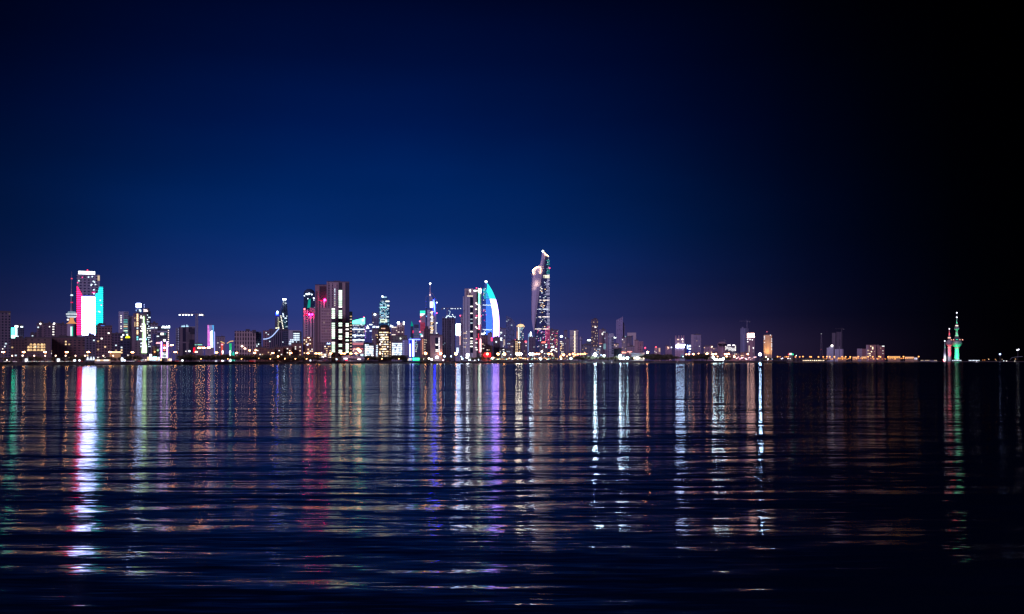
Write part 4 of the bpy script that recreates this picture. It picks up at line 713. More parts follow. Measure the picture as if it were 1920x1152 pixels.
b = B('office_block', 'blue lit office below the blank white panel', 'office', 855.3, 862, 632, 2250, facade((.30,.36,.60), 4, 3.5, .5, .5, (.10,.14,.35)), depth=16, roof=False); b.grid(855.8, 860, 652, 662, 2, 3, 'office', 1, .8, .8)

# ============================================================ ZONE E
b = B('residential_tower', 'tall ribbed tower with a neon line running green, white and red', TWR, 868, 887, 556, 2120, facade((.42,.44,.55), 7, 60, .35, .985, (.20,.20,.28)), roof=False, depth=34)
b.vol(863.3, 868, 590, None, facade((.26,.25,.34), 3.4, 3.5, .4, .5), 'wing', -3, 22); b.vol(871, 887.2, 541.3, None, plain((.42,.36,.40)), 'wing', -1.5, 26); b.vol(887.2, 893.5, 542.5, None, plain((.42,.36,.40)), 'wing', .8, 26); b.vol(893.4, 899.5, 541.3, None, plain((.03,.03,.05)), 'recess', -.5, 26); b.vol(899.5, 902.5, 542, None, plain((.35,.30,.36)), 'pier', -.8, 24)
b.panel('glass_band', 881.3, 887, 558, 662, plain((.015,.02,.035), .1), .15, .3)
for x in (875.5, 881): b.panel('louvre', x-.6, x+.6, 545, 554, plain((.04,.03,.04)), -1.2, .4)
b.dot(881.6, 544.5, 1.1, (1,.95,.85), 5, 'wall_lamp', -.6); b.dot(881.4, 547.5, .9, (1,.9,.8), 3, 'wall_lamp', -.6); b.panel('light_strip', 876, 886.5, 555, 556.2, em((1,.80,.55), 2.0), -.6)
for y, st in ((575,2.6),(587.8,1.8),(599,.6),(606,.9),(622,2.6),(634.5,2.2),(640,1.5),(644,2.6),(650,2.6)): b.win(884, y, 4.6, 1.8, WHITE if st > 1 else COOL, st, .6)
b.panel('roof_sign', 897, 902.3, 541.5, 548, em((.7,1,.8), 12, True), 0); b.win(890.5, 545.5, 5, 2.6, WHITE, 2.5, 1.0); b.win(901, 549.5, 2, 3, WHITE, 3, 0)
for y0, y1, c, st in ((548,571,(.15,1,.40),2.0),(571,609,(.85,1,.95),3.2),(609.2,618,(1,.15,.25),2.0)): b.panel('light_strip', 897.3, 899.4, y0, y1, screen(c, st*2.6, 4, .85, 2, .5, True), .5)
for y0, y1, x in ((625,634,896.5),(634,645,898),(645,662,898)): b.panel('light_strip', x-.2, x+1.6, y0, y1, screen((1,.05,.12), 1.3, 4, .7, 2, .3, True), .5)
b.panel('light_strip', 900.2, 901.6, 636, 660, em((1,.60,.60), 9.0, True), .5)
for y in (545.5,568.5,571,580,596,613.5,616,643,652,656): b.win(893.8+b.rnd.uniform(-1.5,1.5), y, 3.4, 1.8, WHITE, 2.0, .9)
for x, y in ((893.5,540.3),(901.3,541.8),(893.8,592.3),(901.5,592.8),(893.7,636)): b.dot(x, y, 1.0, (1,.05,.18), 5, 'beacon', 1)
b.dot(862.8, 592.3, 1.1, (1,.08,.2), 5)
for y in (622,625,635,643,651): b.grid(869, 876, y-1.2, y+1.2, 3, 1, 'warm', .7, .35, .7)
# the sail
b = B('sail_tower', 'glowing sail shaped tower, teal at the top and white down its curved edge', TWR, 904, 937, 630, 3050, None, depth=40)
k = b.D/F
edge = [(528.5,911.5),(531,914),(536,917.8),(543,922),(550,925.5),(558,928.8),(566,931.2),(575,933.2),(585,934.8),(595,935.9),(606,936.4),(618,936.3),(636,935.8)]
def er(y): return interp(edge, y)
rg = []
for y, xr in reversed(edge):
    xl = 904.5 if y > 545 else 904.5+(545-y)*.40; xl = min(xl, xr-.6); a, c = b.X(xl), b.X(xr); z = b.Z(y); mdl = a+(c-a)*.55; th = min(20, (c-a)*.6)
    rg.append([(a,-th*.7,z),(a+(mdl-a)*.5,-th*.95,z),(mdl,-th,z),(c-.1*(c-a),-th*.8,z),(c,-th*.35,z),(c,th*.4,z),(mdl,th,z),(a,th*.6,z)])
def front_y(x, y):
    xr = er(y); xl = 904.5 if y > 545 else 904.5+(545-y)*.40; a, c = b.X(xl), b.X(xr); f = (b.X(x)-a)/max(c-a,.01); th = min(20, (c-a)*.6)
    return -th*(interp([(0,.7),(.275,.95),(.55,1),(.9,.8),(1,.35)], f))-1.2
MB().rings(rg).build('wall', facade((.08,.16,.55), 4.5, 4, .85, .7, (.04,.10,.42), .25, (.10,.25,1), .5), b.root)
MB().rings([[(x, y, max(z-0, -1.5)) for x, y, z in rg[0]], [(x, y, b.Z(636)+.2) for x, y, z in rg[0]]]).build('base', plain((.15,.15,.3)), b.root) if b.Z(636) > 1 else None
def eline(name, f_off, y0, y1, r, c, st, smp=False):
    pts = []; n = 10
    for i in range(n+1):
        y = y0+(y1-y0)*i/n; x = er(y)-f_off; pts.append((b.X(x), front_y(x, y), b.Z(y)))
    MB().tube(pts, r, 5).build(name, em(c, st, smp), b.root)
for i in range(6):     # white fan along the curved edge, teal above it
    o_ = .9+i*1.95; ys = 561-0*i
    eline('light_strip', o_, ys, 634, .62*k, (.42,.24,1), 13, True); eline('light_strip', o_*1.0, 531.5+i*2.7, ys-.4, .66*k, (.02,.68,.68), 2.2, True)
for i in range(6):
    o_ = 12.4+i*1.7; eline('light_strip', o_, 551+i*.5, 561, .5*k, (.04,.65,.70), .8); 
for i in range(4): eline('light_strip', 12.4+i*1.7, 540+i*1.0, 551, .5*k, (.04,.65,.70), .9)
for i in range(7):
    x = 912+i*1.75; y0 = 550+i*1.7; MB().tube([(b.X(x), front_y(x, y), b.Z(y)) for y in (y0, 580, 600, 618, 628)], .26*k, 4).build('light_strip', em((.06,.22,1), 3.2, True), b.root)
b.yf = -22
for y in (572.5, 618.5):
    for q in range(9): b.win(906+q*1.9, y+b.rnd.uniform(-.5,.5), 1.2, 1.2, COOL, 2.4, .2)
for q in range(16): b.win(905.5+b.rnd.uniform(0,6), 541+b.rnd.uniform(0,82), 1.1, 1.1, b.rnd.choice((COOL,WHITE,PINK)), 1.7, -2)
b.dot(911.3, 527.6, 2.1, (.85,1,1), 9, 'beacon', -20, True)
b = B('apartment_block', 'brown block under a white roof sign at the foot of the sail tower', 'apartment block', 902.5, 914.5, 630, 2250, facade((.22,.13,.17), 4, 3.4, .5, .5, litp=.04), lit=5, pal='warm'); b.script(902, 909.5, 622.5, 627.5, (.8,.98,1), 6, 3, 'roof_sign', 4)
b = B('apartment_block', 'grey mauve block between the white roof sign and the red sign', 'apartment block', 914, 923, 625, 2350, facade((.28,.26,.40), 4, 3.4, .4, .4), lit=3, pal='cool')
b = B('apartment_block', 'dark violet block with a lit round emblem right of the red sign', 'apartment block', 924.5, 938, 633, 2300, facade((.17,.12,.20), 5, 3.4, .3, .4), lit=1, pal='cool')
b.vol(930, 934, 631.8, 633.2, plain((.08,.05,.09)), 'roof_block', 0); b.panel('sign', 920.6, 923.4, 633, 640, em((1,.04,.16), 2.5, True), .5); b.dot(930.4, 641.4, 1.5, (.75,.9,1), 2, 'sign', .6)
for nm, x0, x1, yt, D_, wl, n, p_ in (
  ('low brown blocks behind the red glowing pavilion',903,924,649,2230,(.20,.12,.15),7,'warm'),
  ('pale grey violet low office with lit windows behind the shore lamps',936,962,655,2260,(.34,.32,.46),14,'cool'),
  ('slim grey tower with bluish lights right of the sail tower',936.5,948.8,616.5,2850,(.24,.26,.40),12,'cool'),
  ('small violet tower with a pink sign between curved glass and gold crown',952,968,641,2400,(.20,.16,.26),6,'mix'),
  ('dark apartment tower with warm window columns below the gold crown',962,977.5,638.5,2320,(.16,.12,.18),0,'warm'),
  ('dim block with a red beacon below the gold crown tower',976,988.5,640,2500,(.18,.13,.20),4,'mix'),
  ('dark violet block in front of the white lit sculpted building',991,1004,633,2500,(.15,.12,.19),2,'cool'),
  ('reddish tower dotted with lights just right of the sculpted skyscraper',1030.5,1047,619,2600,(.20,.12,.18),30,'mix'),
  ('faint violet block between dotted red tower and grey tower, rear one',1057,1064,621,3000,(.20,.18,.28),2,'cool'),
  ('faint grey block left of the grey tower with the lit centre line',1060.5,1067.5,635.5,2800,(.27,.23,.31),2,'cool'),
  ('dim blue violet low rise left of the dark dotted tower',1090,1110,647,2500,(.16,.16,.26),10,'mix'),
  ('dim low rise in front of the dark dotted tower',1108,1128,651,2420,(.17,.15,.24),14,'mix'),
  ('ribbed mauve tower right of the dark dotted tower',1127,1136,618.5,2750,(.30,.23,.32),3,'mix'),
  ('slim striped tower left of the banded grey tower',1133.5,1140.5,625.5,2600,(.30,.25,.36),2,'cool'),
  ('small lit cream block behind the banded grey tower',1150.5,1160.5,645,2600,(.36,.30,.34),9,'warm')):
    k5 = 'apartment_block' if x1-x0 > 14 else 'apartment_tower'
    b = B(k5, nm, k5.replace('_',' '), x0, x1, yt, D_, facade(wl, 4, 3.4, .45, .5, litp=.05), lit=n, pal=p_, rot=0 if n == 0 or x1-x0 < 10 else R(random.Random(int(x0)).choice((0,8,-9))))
    if x0 == 962:
        for q in range(10):
            for x in (967.5, 970, 974):
                if b.rnd.random() < .8: b.win(x, 641+q*3, 1.4, 1.3, WARM, 1.9)
        b.win(973.5, 642.5, 5, 1.2, (.8,.9,1), 2)
    if x0 == 976: b.dot(985, 641, 1.6, (1,.08,.12), 4); b.panel('roof_sign', 983, 987, 640, 641.5, em((1,.03,.1), 1.2))
    if x0 == 952: b.win(957, 654.8, 4, 1.3, PINK, 2.2); 
    if x0 == 936: b.win(944, 655.2, 3.4, 2, WHITE, 3)
    if x0 == 936.5:
        for y, x in ((624,939.5),(634.7,939.5),(637.5,939)): b.win(x, y, 3.2, 2.2, (.8,.97,1), 2.6)
        b.panel('light_strip', 944, 946.5, 637, 648, screen((1,.75,.65), .8, 3.5, .6, 2, .3), .2)
    if x0 == 1030.5:
        b.grid(1036, 1046, 621, 655, 5, 12, 'pink', .28, .4, .35); b.win(1036, 650.5, 5, 1.5, COOL, 3); 
        for x, y in ((1034.5,657),(1037,655.8),(1040,657.2),(1042.5,654),(1043.5,659.5),(1036,656),(1033,659.5)): b.win(x, y, 2.4, 1.6, WHITE, 3)
    if x0 == 1127: b.win(1129.5, 626.5, 2, 3.6, WHITE, 2.5); b.vol(1123, 1128, 618, None, plain((.30,.20,.27)), 'wing', -3); b.panel('light_strip', 1123, 1129, 644, 645, em((1,.4,.3), 1.0))
    if x0 == 1133.5: b.panel('light_strip', 1131.5, 1136, 645, 655, screen((.45,.8,1), .5, 3.4, .5, 2, .4), .3)
# red pavilion on the shore, warm
b = B('shore_pavilion', 'red glowing pavilion with an orange lamp at the water', 'pavilion', 903, 921, 661.5, 2135, plain((.55,.10,.08)), depth=16)
b.panel('wall_panel', 908, 920, 661.8, 669.5, em((1,.01,.02), 2.5, True), .1); b.dot(913.8, 664, 2.3, (1,.45,.2), 7, 'lamp', 2); b.win(907,666,1.6,2,RED,2,.3)
# curved glass
b = B('glass_tower', 'faint blue glass tower with a curved sloping top', TWR, 949, 965.5, 640, 3050, None, depth=26); X, Z = b.X, b.Z
b.poly('wall', [(949,676),(949,592),(953,594),(957.5,596.5),(961,599.5),(964.5,603),(965.5,606),(965.5,676)], facade((.16,.20,.36), 5, 4, .8, .7, (.07,.10,.22), .06, (.7,.85,1), 1.0), -18, 26)
for q in range(34): b.win(949.8+b.rnd.randrange(8)*1.95, 601+b.rnd.randrange(17)*2.2, 1.4, 1.1, b.rnd.choice((COOL,(.6,.8,1),WHITE)), b.rnd.choice((1,1.6,2.2)), -7)
# gold crown
b = B('crowned_tower', 'blue glass tower wearing a golden lit ring crown', TWR, 970.5, 982, 612, 2850, facade((.10,.16,.30), 3.4, 4, .7, .6, (.05,.10,.22), .12, (.6,.8,1), 1), roof=False, depth=18)
k = b.D/F
MB().lathe(0,0,[(6.2*k, b.Z(613.8)),(7.4*k, b.Z(612.5)),(7.4*k, b.Z(611.3)),(5.6*k, b.Z(610.5)),(5.0*k, b.Z(608.6)),(2.5*k, b.Z(608)),(.3, b.Z(607.8))], 24).build('crown', screen((1,.66,.36), 1.6, 2.2, .7, 0, .3, True, .6), b.root)
b.line('antenna', [(975.8,608),(975.8,599)], .5, METAL(), -8); b.vol(968.5, 972, 615, None, plain((.35,.22,.2)), 'wing', -.5); b.panel('light_strip', 971.6, 973.2, 614, 640, em((1,.86,.62), 2.6, True), .4); b.panel('light_strip', 969.2, 970.4, 622, 640, em((1,.4,.25), .8), .2); b.dot(966, 638.3, 1.2, (1,.12,.2), 4)
b.grid(974, 981.5, 614, 638, 5, 7, 'blue', .5, .5, .45)
# white sculpted hall
b = B('lit_hall', 'small white and blue lit building with stacked curved fins', 'building', 989, 1000.5, 640, 2650, plain((.3,.36,.6)), roof=False)
b.poly('fin', [(990.5,660),(990.5,627),(992.5,625.5),(993,660)], screen((.35,.60,1), .9, 6, .9, 2, .7, True)); b.poly('fin', [(993.4,636),(993.6,624.5),(995,621.5),(996.6,624),(997,636)], em((.85,.95,1), 3, True)); b.poly('fin', [(997.4,645),(997.2,630),(998.6,628),(999.4,645)], em((.5,.7,1), .9))
# ------------------------------------------------------------ tallest: sculpted skyscraper with stone ribbon
b = B('sculpted_skyscraper', 'tallest skyscraper, pale twisting stone ribbon wrapped round dark dotted glass', TWR, 995, 1031, 470, 3800, None, depth=50); X, Z = b.X, b.Z; k = b.D/F
LE = [(470,1017),(476,1016),(490,1014.5),(498,1012),(501,1004),(507,999.8),(515,999),(530,998.2),(560,997),(585,996),(600,997),(612,998.5),(622,1001)]
RE = [(470,1018.6),(478,1024),(490,1021.6),(505,1018.5),(525,1014.8),(550,1011),(575,1007.5),(600,1004.6),(615,1003),(622,1002)]
GR = [(478,1026.5),(484,1030),(495,1030.2),(560,1030.6),(680,1031)]
rg = []
for y in (680, 622, 600, 560, 520, 495, 484, 479):
    xl = interp([(470,1022),(500,1014),(560,1003),(600,1001),(622,1003),(680,1003)], y); xr = interp(GR, y); a, c = X(xl), X(xr); z = max(Z(y), -1.5)
    rg.append([(a,-14,z),((a+c)/2,-19,z),(c,-12,z),(c,14,z),((a+c)/2,18,z),(a,14,z)])
MB().rings(rg).build('glass_body', facade((.07,.09,.22), 4, 4, .85, .6, (.02,.04,.12), .07, (.75,.85,1), 1.6), b.root)
rg = []
for y in (622, 615, 607, 600, 590, 575, 560, 545, 530, 515, 508, 503, 500, 497, 493, 485, 478, 474, 470.5):
    a, c = X(interp(LE, y)), X(interp(RE, y)); w = c-a; z = Z(y); bg_ = min(8, w*.22)
    rg.append([(a,-21+bg_*.6,z),(a+.3*w,-22-bg_*.4,z),(a+.62*w,-23-bg_*.2,z),(c,-20,z),(c-.05*w,-8,z),(a+.1*w,-6,z)])
MB().rings(rg).build('stone_ribbon', plain((.56,.52,.70), .7, 0, .10, .05), b.root)
MB().tube([(X(x),-23,Z(y)) for x, y in ((996.5,513),(996.5,600))], .5, 5).build('edge_fin', plain((.3,.26,.4)), b.root)
gold = em((1,.58,.28), 16, True)
MB().tube([(X(x),-25,Z(y)) for x, y in ((1000.6,514),(998.5,509),(999,506.5),(1002,504),(1006,501.6),(1010.5,500))], .5*k, 8).build('light_strip', gold, b.root)
MB().tube([(X(x),-25.5,Z(y)) for x, y in ((1012.5,500.5),(1013.8,504),(1013.6,510),(1012.8,513))], .6*k, 8).build('light_strip', em((1,.62,.32), 6, True), b.root)
MB().tube([(X(x),-24,Z(y)) for x, y in ((1020.6,474.5),(1023.5,477.2),(1026.5,479.5),(1028.6,481))], .4*k, 8).build('light_strip', gold, b.root)
b.yf = -21
b.dot(1018, 471.2, 1.8, (.85,.97,1), 8, 'beacon', 1, True); b.dot(1030.6, 503, 1.1, (1,.05,.15), 6)
for x, y, rr in ((1006.5,531.5,26),(1000.3,538.5,18),(1013,506,12)):     # uplighters on the ribbon
    l = bpy.data.lights.new('uplighter', 'SPOT'); l.energy = 1500*rr; l.color = (1,.66,.42); l.spot_size = R(70); l.spot_blend = 1; l.shadow_soft_size = 1
    lo = bpy.data.objects.new('uplighter', l); COL.objects.link(lo); lo.parent = b.root; lo.location = (X(x), -50, Z(y)-8); lo.rotation_euler = Vector((0, 26, 8)).to_track_quat('-Z','Y').to_euler()
for j in range(62):
    y = 488+j*2.7
    for i, x in enumerate((1023.6, 1025.6, 1027.4, 1029.6)):
        if y < 515: c, st = (.05,.75,.65), 1.2
        elif y < 612: c, st = (.72,.68,1), 1.7
        else: c, st = (1,.12,.30), 1.8
        if 497 < y < 503 or 553 < y < 556 or b.rnd.random() < (.12 if i > 1 else .45): continue
        if b.rnd.random() < .45 and i == 0: continue
        b.win(x, y, .85, 1.1, c, st, -6.0 if i == 3 else -3.2, 'led_dot')
b.yf = -20
b.panel('light_strip', 1018.5, 1030.2, 516.5, 521.5, screen((.95,.92,.70), 1.3, 3, .75, 0, .4), -2); b.panel('light_strip', 1019, 1030, 516, 517, em((1,.95,.75), 1.6), -1.6)
for y, xa in ((563,1011.5),(579.8,1010),(594.3,1009.5),(617,1003)): b.panel('light_strip', xa, 1030.3, y-.55, y+.55, screen((1,.84,.76) if y != 579.8 else (.8,.86,1), 2.0, 5, .8, 0, .35, False, .8), -2)
for q in range(26): b.win(1010+b.rnd.uniform(0,13)*(1 if q % 3 else .8), 530+b.rnd.uniform(0,84), b.rnd.uniform(1.2,3.0), 1.1, b.rnd.choice((WHITE,COOL,WARM)), b.rnd.choice((1.6,2.4,1.0)), 0)
for q in range(30): b.win(1007+b.rnd.uniform(0,14), 619+b.rnd.uniform(0,32), 1.1, 1.0, b.rnd.choice((PINK,(1,.3,.45),COOL,VIOLET)), 1.6, 0)
for q in range(12): b.win(1023.5, 619+q*3.2, 1.2, 1.4, (1,.15,.35), 1.8, 0)
b = B('apartment_block', 'dark block with a red roof sign at the foot of the sculpted skyscraper', 'apartment block', 1012, 1027, 641, 2450, facade((.17,.12,.17), 4, 3.4, .4, .5, litp=.05), lit=8, pal='mix'); b.script(1015.5, 1022.5, 640, 643.5, (1,.15,.12), 4, 3, 'roof_sign', 3); b.dot(1016, 659.5, 1.7, (.9,.97,1), 6, 'wall_lamp'); b.win(1024,646.5,3,1.8,COOL,2.6); b.win(1024,651,2.5,3,COOL,1.6)

# ============================================================ ZONE F
b = B('apartment_tower', 'slim tower with warm window rows under a white globe lamp', 'apartment tower', 1049, 1057, 638.5, 2480, facade((.18,.14,.20), 3.5, 3.4, .5, .5, litp=.1), roof=False); b.dot(1052.5, 631.2, 2.4, (.80,.97,1), 6, 'roof_lamp', 0, sq=(1,.6,.8)); b.line('lamp_post', [(1052.5,638.5),(1052.5,632)], .4, METAL(), 0)
for q in range(9):
    for x in (1051, 1053, 1055.5):
        if b.rnd.random() < .62: b.win(x, 641+q*3.2, 1.3, 1.3, b.rnd.choice((WARM,WHITE)), 2.0)
b = B('office_tower', 'grey green tower with a bright yellow lit centre line', TWR, 1068.5, 1084.5, 619.5, 2520, facade((.36,.33,.38), 30, 3.5, .97, .3, (.26,.24,.28)), depth=26, roof=False); b.vol(1077, 1081.5, 617.5, 620, plain((.07,.06,.10)), 'roof_block', -3); b.panel('recess', 1083.5, 1084.6, 622, 663, plain((.06,.06,.12)), .05, .2)
for q in range(16): b.win(1077.8, 622.2+q*2.6, 1.7, 1.6, (1,.88,.62), 2.4)
for q in range(5): b.win(1075.8, 632+q*6.2, 1.3, 1.3, WARM, 1.3)
b = B('apartment_tower', 'short tower with pale vertical ribs right of the grey green tower', 'apartment tower', 1086, 1091.5, 632, 2700, facade((.50,.48,.62), 6.5, 60, .5, .98, (.10,.10,.2)), roof=False)
b.vol(1086.5, 1091.3, 637, 639, plain((.10,.10,.18)), 'recess', .2, 1)
b = B('lit_hall', 'low hall under a glowing white leaf shaped roof sign', 'building', 1099, 1108, 641.5, 2900, facade((.08,.13,.26), 4, 3.5, .6, .5)); b.dot(1104.5, 638.3, 2.5, (.80,.97,1), 5, 'roof_sign', 1, sq=(1.4,.5,.55))
b = B('apartment_tower', 'tall dark slender tower peppered with small warm windows', TWR, 1108.5, 1121.5, 599, 2650, facade((.15,.11,.17), 3.4, 3.4, .5, .5, litp=.05, litc=WARM), roof=False, depth=26); b.vol(1113, 1119, 596.7, 599.2, plain((.05,.04,.08)), 'roof_block', -2)
b.grid(1109.2, 1121, 603, 655, 7, 20, 'warm', .26, .5, .4); b.win(1116.5, 613.8, 3, 1.5, WHITE, 2.6, .4); b.dot(1125, 651, 1.8, (.85,.97,1), 5, 'wall_lamp', 4, sq=(1.3,.6,.8))
b = B('office_tower', 'grey tower ringed by many pale horizontal bands', TWR, 1141.5, 1150.8, 626, 2420, facade((.46,.45,.56), 60, 3.0, .99, .5, (.12,.12,.2)), roof=False, depth=18); b.vol(1146.5, 1150.9, 632, 665, facade((.20,.20,.32), 60, 4, .99, .5), 'wing', .2, 8)
b = B('slanted_tower', 'hazy violet tower with a sharply slanted top and violet neon edge', TWR, 1155, 1168, 640, 3250, None, depth=26)
b.poly('wall', [(1155.3,676),(1155.3,600.5),(1163,597),(1168,593.8),(1168,676)], facade((.26,.24,.42), 6, 4.2, .5, .4, (.16,.15,.32)), -18, 26); b.poly('wing', [(1168,676),(1168,602),(1172,612),(1171.5,676)], plain((.14,.13,.26)), -18, 16)  # pale glass tone paints the haze of distance into the windows
b.dot(1161.3, 600.4, .8, WHITE, 4, 'roof_lamp', -6); b.line('light_strip', [(1165.5,610.5),(1168,612.3),(1169.6,612.3),(1169.6,618)], 1.1, em((.42,.25,1), 2.0), -5); b.line('light_strip', [(1169.8,618),(1171.6,622),(1169,628),(1166,633.5)], .7, em((.5,.5,1), .9), -5); b.line('light_strip', [(1166,633),(1169,630.5),(1172,630.5),(1173.5,632.5)], .8, em((.4,.7,.8), 1.0), -5)
b.script(1150.5, 1160, 631.5, 634.6, (.9,1,1), 3.5, 5, 'sign', 6, -5); b.panel('light_strip', 1161, 1165, 636, 655, em((.14,.10,.55), .5), -7)
b = B('apartment_tower', 'grey twin block with a lit window column right of the slanted tower', 'apartment tower', 1165.8, 1174.5, 633.5, 2600, facade((.34,.30,.36), 3.8, 3.4, .45, .5, litp=.06), lit=6); b.vol(1174.5, 1185, 631.5, None, facade((.17,.15,.24), 4, 3.4, .5, .5), 'wing', -2, roof=True)
b.vol(1176, 1180.5, 644, None, facade((.34,.26,.31), 4, 3.4, .35, .4), 'bay', 1)
b = B('gate_building', 'pale beige tower like an upside down L', TWR, 1176, 1192.5, 636, 2950, None, depth=20)
b.poly('wall', [(1187,676),(1187,629.5),(1185,629.5),(1180,632),(1176.2,632),(1176.2,624.3),(1192.5,624.3),(1192.5,676)], plain((.50,.42,.46), .8, 0, .1), -8, 18)
b = B('apartment_block', 'pinkish pair of blocks right of the beige gate tower', 'apartment block', 1189.5, 1197, 638.5, 2800, facade((.42,.28,.32), 5, 3.4, .35, .4), lit=2, pal='warm'); b.vol(1197.3, 1206, 640.5, None, facade((.34,.20,.25), 5, 6, .6, .6, (.22,.12,.17)), 'wing', -2)
b = B('apartment_block', 'low dim violet block in front of the beige gate tower', 'apartment block', 1176, 1190, 650, 2520, facade((.28,.22,.30), 4, 3.4, .35, .45), lit=4); b.script(1164.5, 1174, 659.3, 662.8, (1,.30,.22), 3.5, 4, 'sign', 2, 3); b.panel('sign', 1176.3, 1184.8, 659.2, 660.6, em((1,.35,.30), 2.2), 2)
b = B('dark_block', 'unlit low block between banded tower and the red script sign', 'building', 1150.5, 1166, 654.5, 2460, facade((.12,.11,.18), 4, 3.4))
b = B('beach_hall', 'low flat roofed hall with a row of warm floodlights along its front', 'hall', 1184, 1208.5, 665, 2265, plain((.20,.24,.28)), roof=False, depth=22)
b.vol(1183, 1209, 662.2, 665, plain((.30,.34,.40)), 'roof', 2.5, 26); b.vol(1205.5, 1208.5, 663, None, plain((.50,.46,.46)), 'wing', .6, 8)
for x in (1189.2,1194,1197.6,1201.7,1205.8): b.dot(x, 671.6, 1.5, (1,.86,.66), 16, 'floodlight', 2.5, True)

# ============================================================ ZONE G: window glass paled by colour, standing in for distance haze
for kx in (
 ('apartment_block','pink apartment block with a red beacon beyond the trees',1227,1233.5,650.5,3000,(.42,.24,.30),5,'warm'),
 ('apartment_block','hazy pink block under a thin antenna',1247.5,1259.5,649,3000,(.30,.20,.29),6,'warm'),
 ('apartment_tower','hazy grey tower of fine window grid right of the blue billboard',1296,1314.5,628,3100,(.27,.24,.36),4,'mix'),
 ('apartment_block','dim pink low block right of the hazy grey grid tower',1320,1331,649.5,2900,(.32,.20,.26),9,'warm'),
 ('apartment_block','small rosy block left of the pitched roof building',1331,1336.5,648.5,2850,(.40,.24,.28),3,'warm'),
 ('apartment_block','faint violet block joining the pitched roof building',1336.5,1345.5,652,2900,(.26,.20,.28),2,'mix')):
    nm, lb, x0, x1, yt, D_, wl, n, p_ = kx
    b = B(nm, lb, nm.replace('_',' '), x0, x1, yt, D_, facade(wl, 4.5, 3.6, .45, .5, (.12,.09,.16), .04, WARM, .8), lit=n, pal=p_, seed=int(x0))  # low-contrast glass colour imitates haze over these far blocks
    if x0 == 1227:
        b.dot(1230, 651, 1.1, (1,.1,.15), 4); b.win(1236.5, 656.5, 2.6, 7, (1,.62,.5), .7); b.vol(1234, 1238.3, 652.5, None, plain((.40,.26,.28)), 'wing', -.5); b.dot(1209.7, 652.4, 1.2, (1,.05,.12), 7); b.line('beacon_mast', [(1209.7,676),(1209.7,653)], .35, METAL(), .8)
    if x0 == 1247.5: b.line('antenna', [(1256.5,649),(1256.5,634.5)], .35, METAL(), -5); b.dot(1253,652.5,1.2,(1,.5,.4),2.5,'wall_lamp'); b.dot(1259,651.7,1.1,(.7,.75,1),3,'wall_lamp')
    if x0 == 1296: b.vol(1295.8, 1300.5, 627.5, None, facade((.36,.30,.40), 4, 3.6, .3, .4, (.2,.17,.26)), 'wing', .6, 8)
    if x0 == 1331: b.dot(1335, 650.5, 1.0, (1,.7,.55), 4, 'wall_lamp')
b = B('roof_sign_tower', 'twin pink tower crossed by a blazing white sign band', TWR, 1265.8, 1283, 634, 3000, facade((.44,.30,.40), 5, 4.5, .4, .4, (.22,.15,.24), .1, WARM, 1.0), roof=False, depth=24)
for a, c in ((1265.8,1268.2),(1271.5,1274),(1277,1279),(1281,1283)): b.vol(a, c, 629.5, 634.2, plain((.40,.26,.34)), 'turret', -2, 6)
for x, y, w, c in ((1271.5,637,3.4,(1,.7,.5)),(1272,644,4,(1,.75,.65)),(1280,641.5,2,(1,.8,.7))): b.win(x, y, w, 1.6, c, 1.6)
b.poly('sign', [(1277,637.2),(1278.3,636.3),(1279.4,634),(1280.5,636.3),(1281.8,637.2),(1279.4,638.2)], em((1,.78,.85), 2.5), .6); b.panel('roof_sign', 1267.5, 1283, 647.8, 651.6, em((.45,.65,1), 48, True), 1.0); b.dot(1284, 647, 1.2, (.7,.85,1), 6, 'sign_lamp', 1.2)
b = B('billboard_block', 'block faced with a blue and white lit billboard', 'building', 1287.5, 1295.3, 646.5, 2950, plain((.03,.05,.28)), roof=False, depth=12)
b.panel('sign', 1288.2, 1290.2, 647, 654.5, em((.40,.60,1), 3.5, True), .3); b.script(1291.2, 1295.2, 647, 651.5, (.75,.85,1), 4, 2, 'sign', 5, .6); b.script(1291.2, 1295.2, 652, 656, (.75,.85,1), 4, 2, 'sign', 7, .6); b.script(1291.5, 1295, 658, 661, (.7,.8,1), 2, 2, 'sign', 9, .6); b.panel('backboard', 1288, 1295.4, 646.6, 664, em((.01,.03,.60), .35), .02, .2)
b = B('glass_pavilion', 'angular blue glass pavilion among the trees at the water', 'pavilion', 1274, 1283.5, 664, 2260, None, depth=14); b.poly('wall', [(1274,677),(1275.5,668),(1279,662),(1283,668),(1284,677)], plain((.22,.36,.48), .4), 0, 8)
b = B('pitched_building', 'brownish pink building with a low pitched roof', 'building', 1345.5, 1362, 644.5, 2900, facade((.34,.21,.26), 4, 60, .5, .97, (.24,.14,.18)), roof=False, depth=22); b.poly('roof', [(1345.5,644.7),(1348,642.6),(1353,641.3),(1358,641.3),(1362,644.7)], plain((.28,.18,.22)), 0, 20)
b = B('screen_building', 'block covered in white lit flowing ornament', 'building', 1360, 1379.8, 647.8, 2700, facade((.14,.09,.13), 5, 4), roof=False, depth=18)
b.panel('light_strip', 1364.2, 1370, 646.8, 648.3, em((1,.90,.95), 3), .4); b.panel('light_strip', 1373.2, 1378, 646.8, 648.3, em((1,.90,.95), 3), .4)
r = random.Random(3)
for q in range(15):
    x = 1361+q*1.15; y = 651.5+r.uniform(-1.2,1.2)+q*.18; b.line('ornament', [(x+1,y-1.2),(x,y+.8),(x+1.4,y+r.uniform(1,2.5)),(x+.2,y+r.uniform(3,6))], .42, em((.95,.93,.95), 1.5), .5, 4)
for q in range(4): b.win(1379, 649.5+q*2.6, 1.4, 1.5, WHITE, 2.2)
for q in range(3): b.win(1360.6, 650+q*3, 1, 1.5, WHITE, 2)
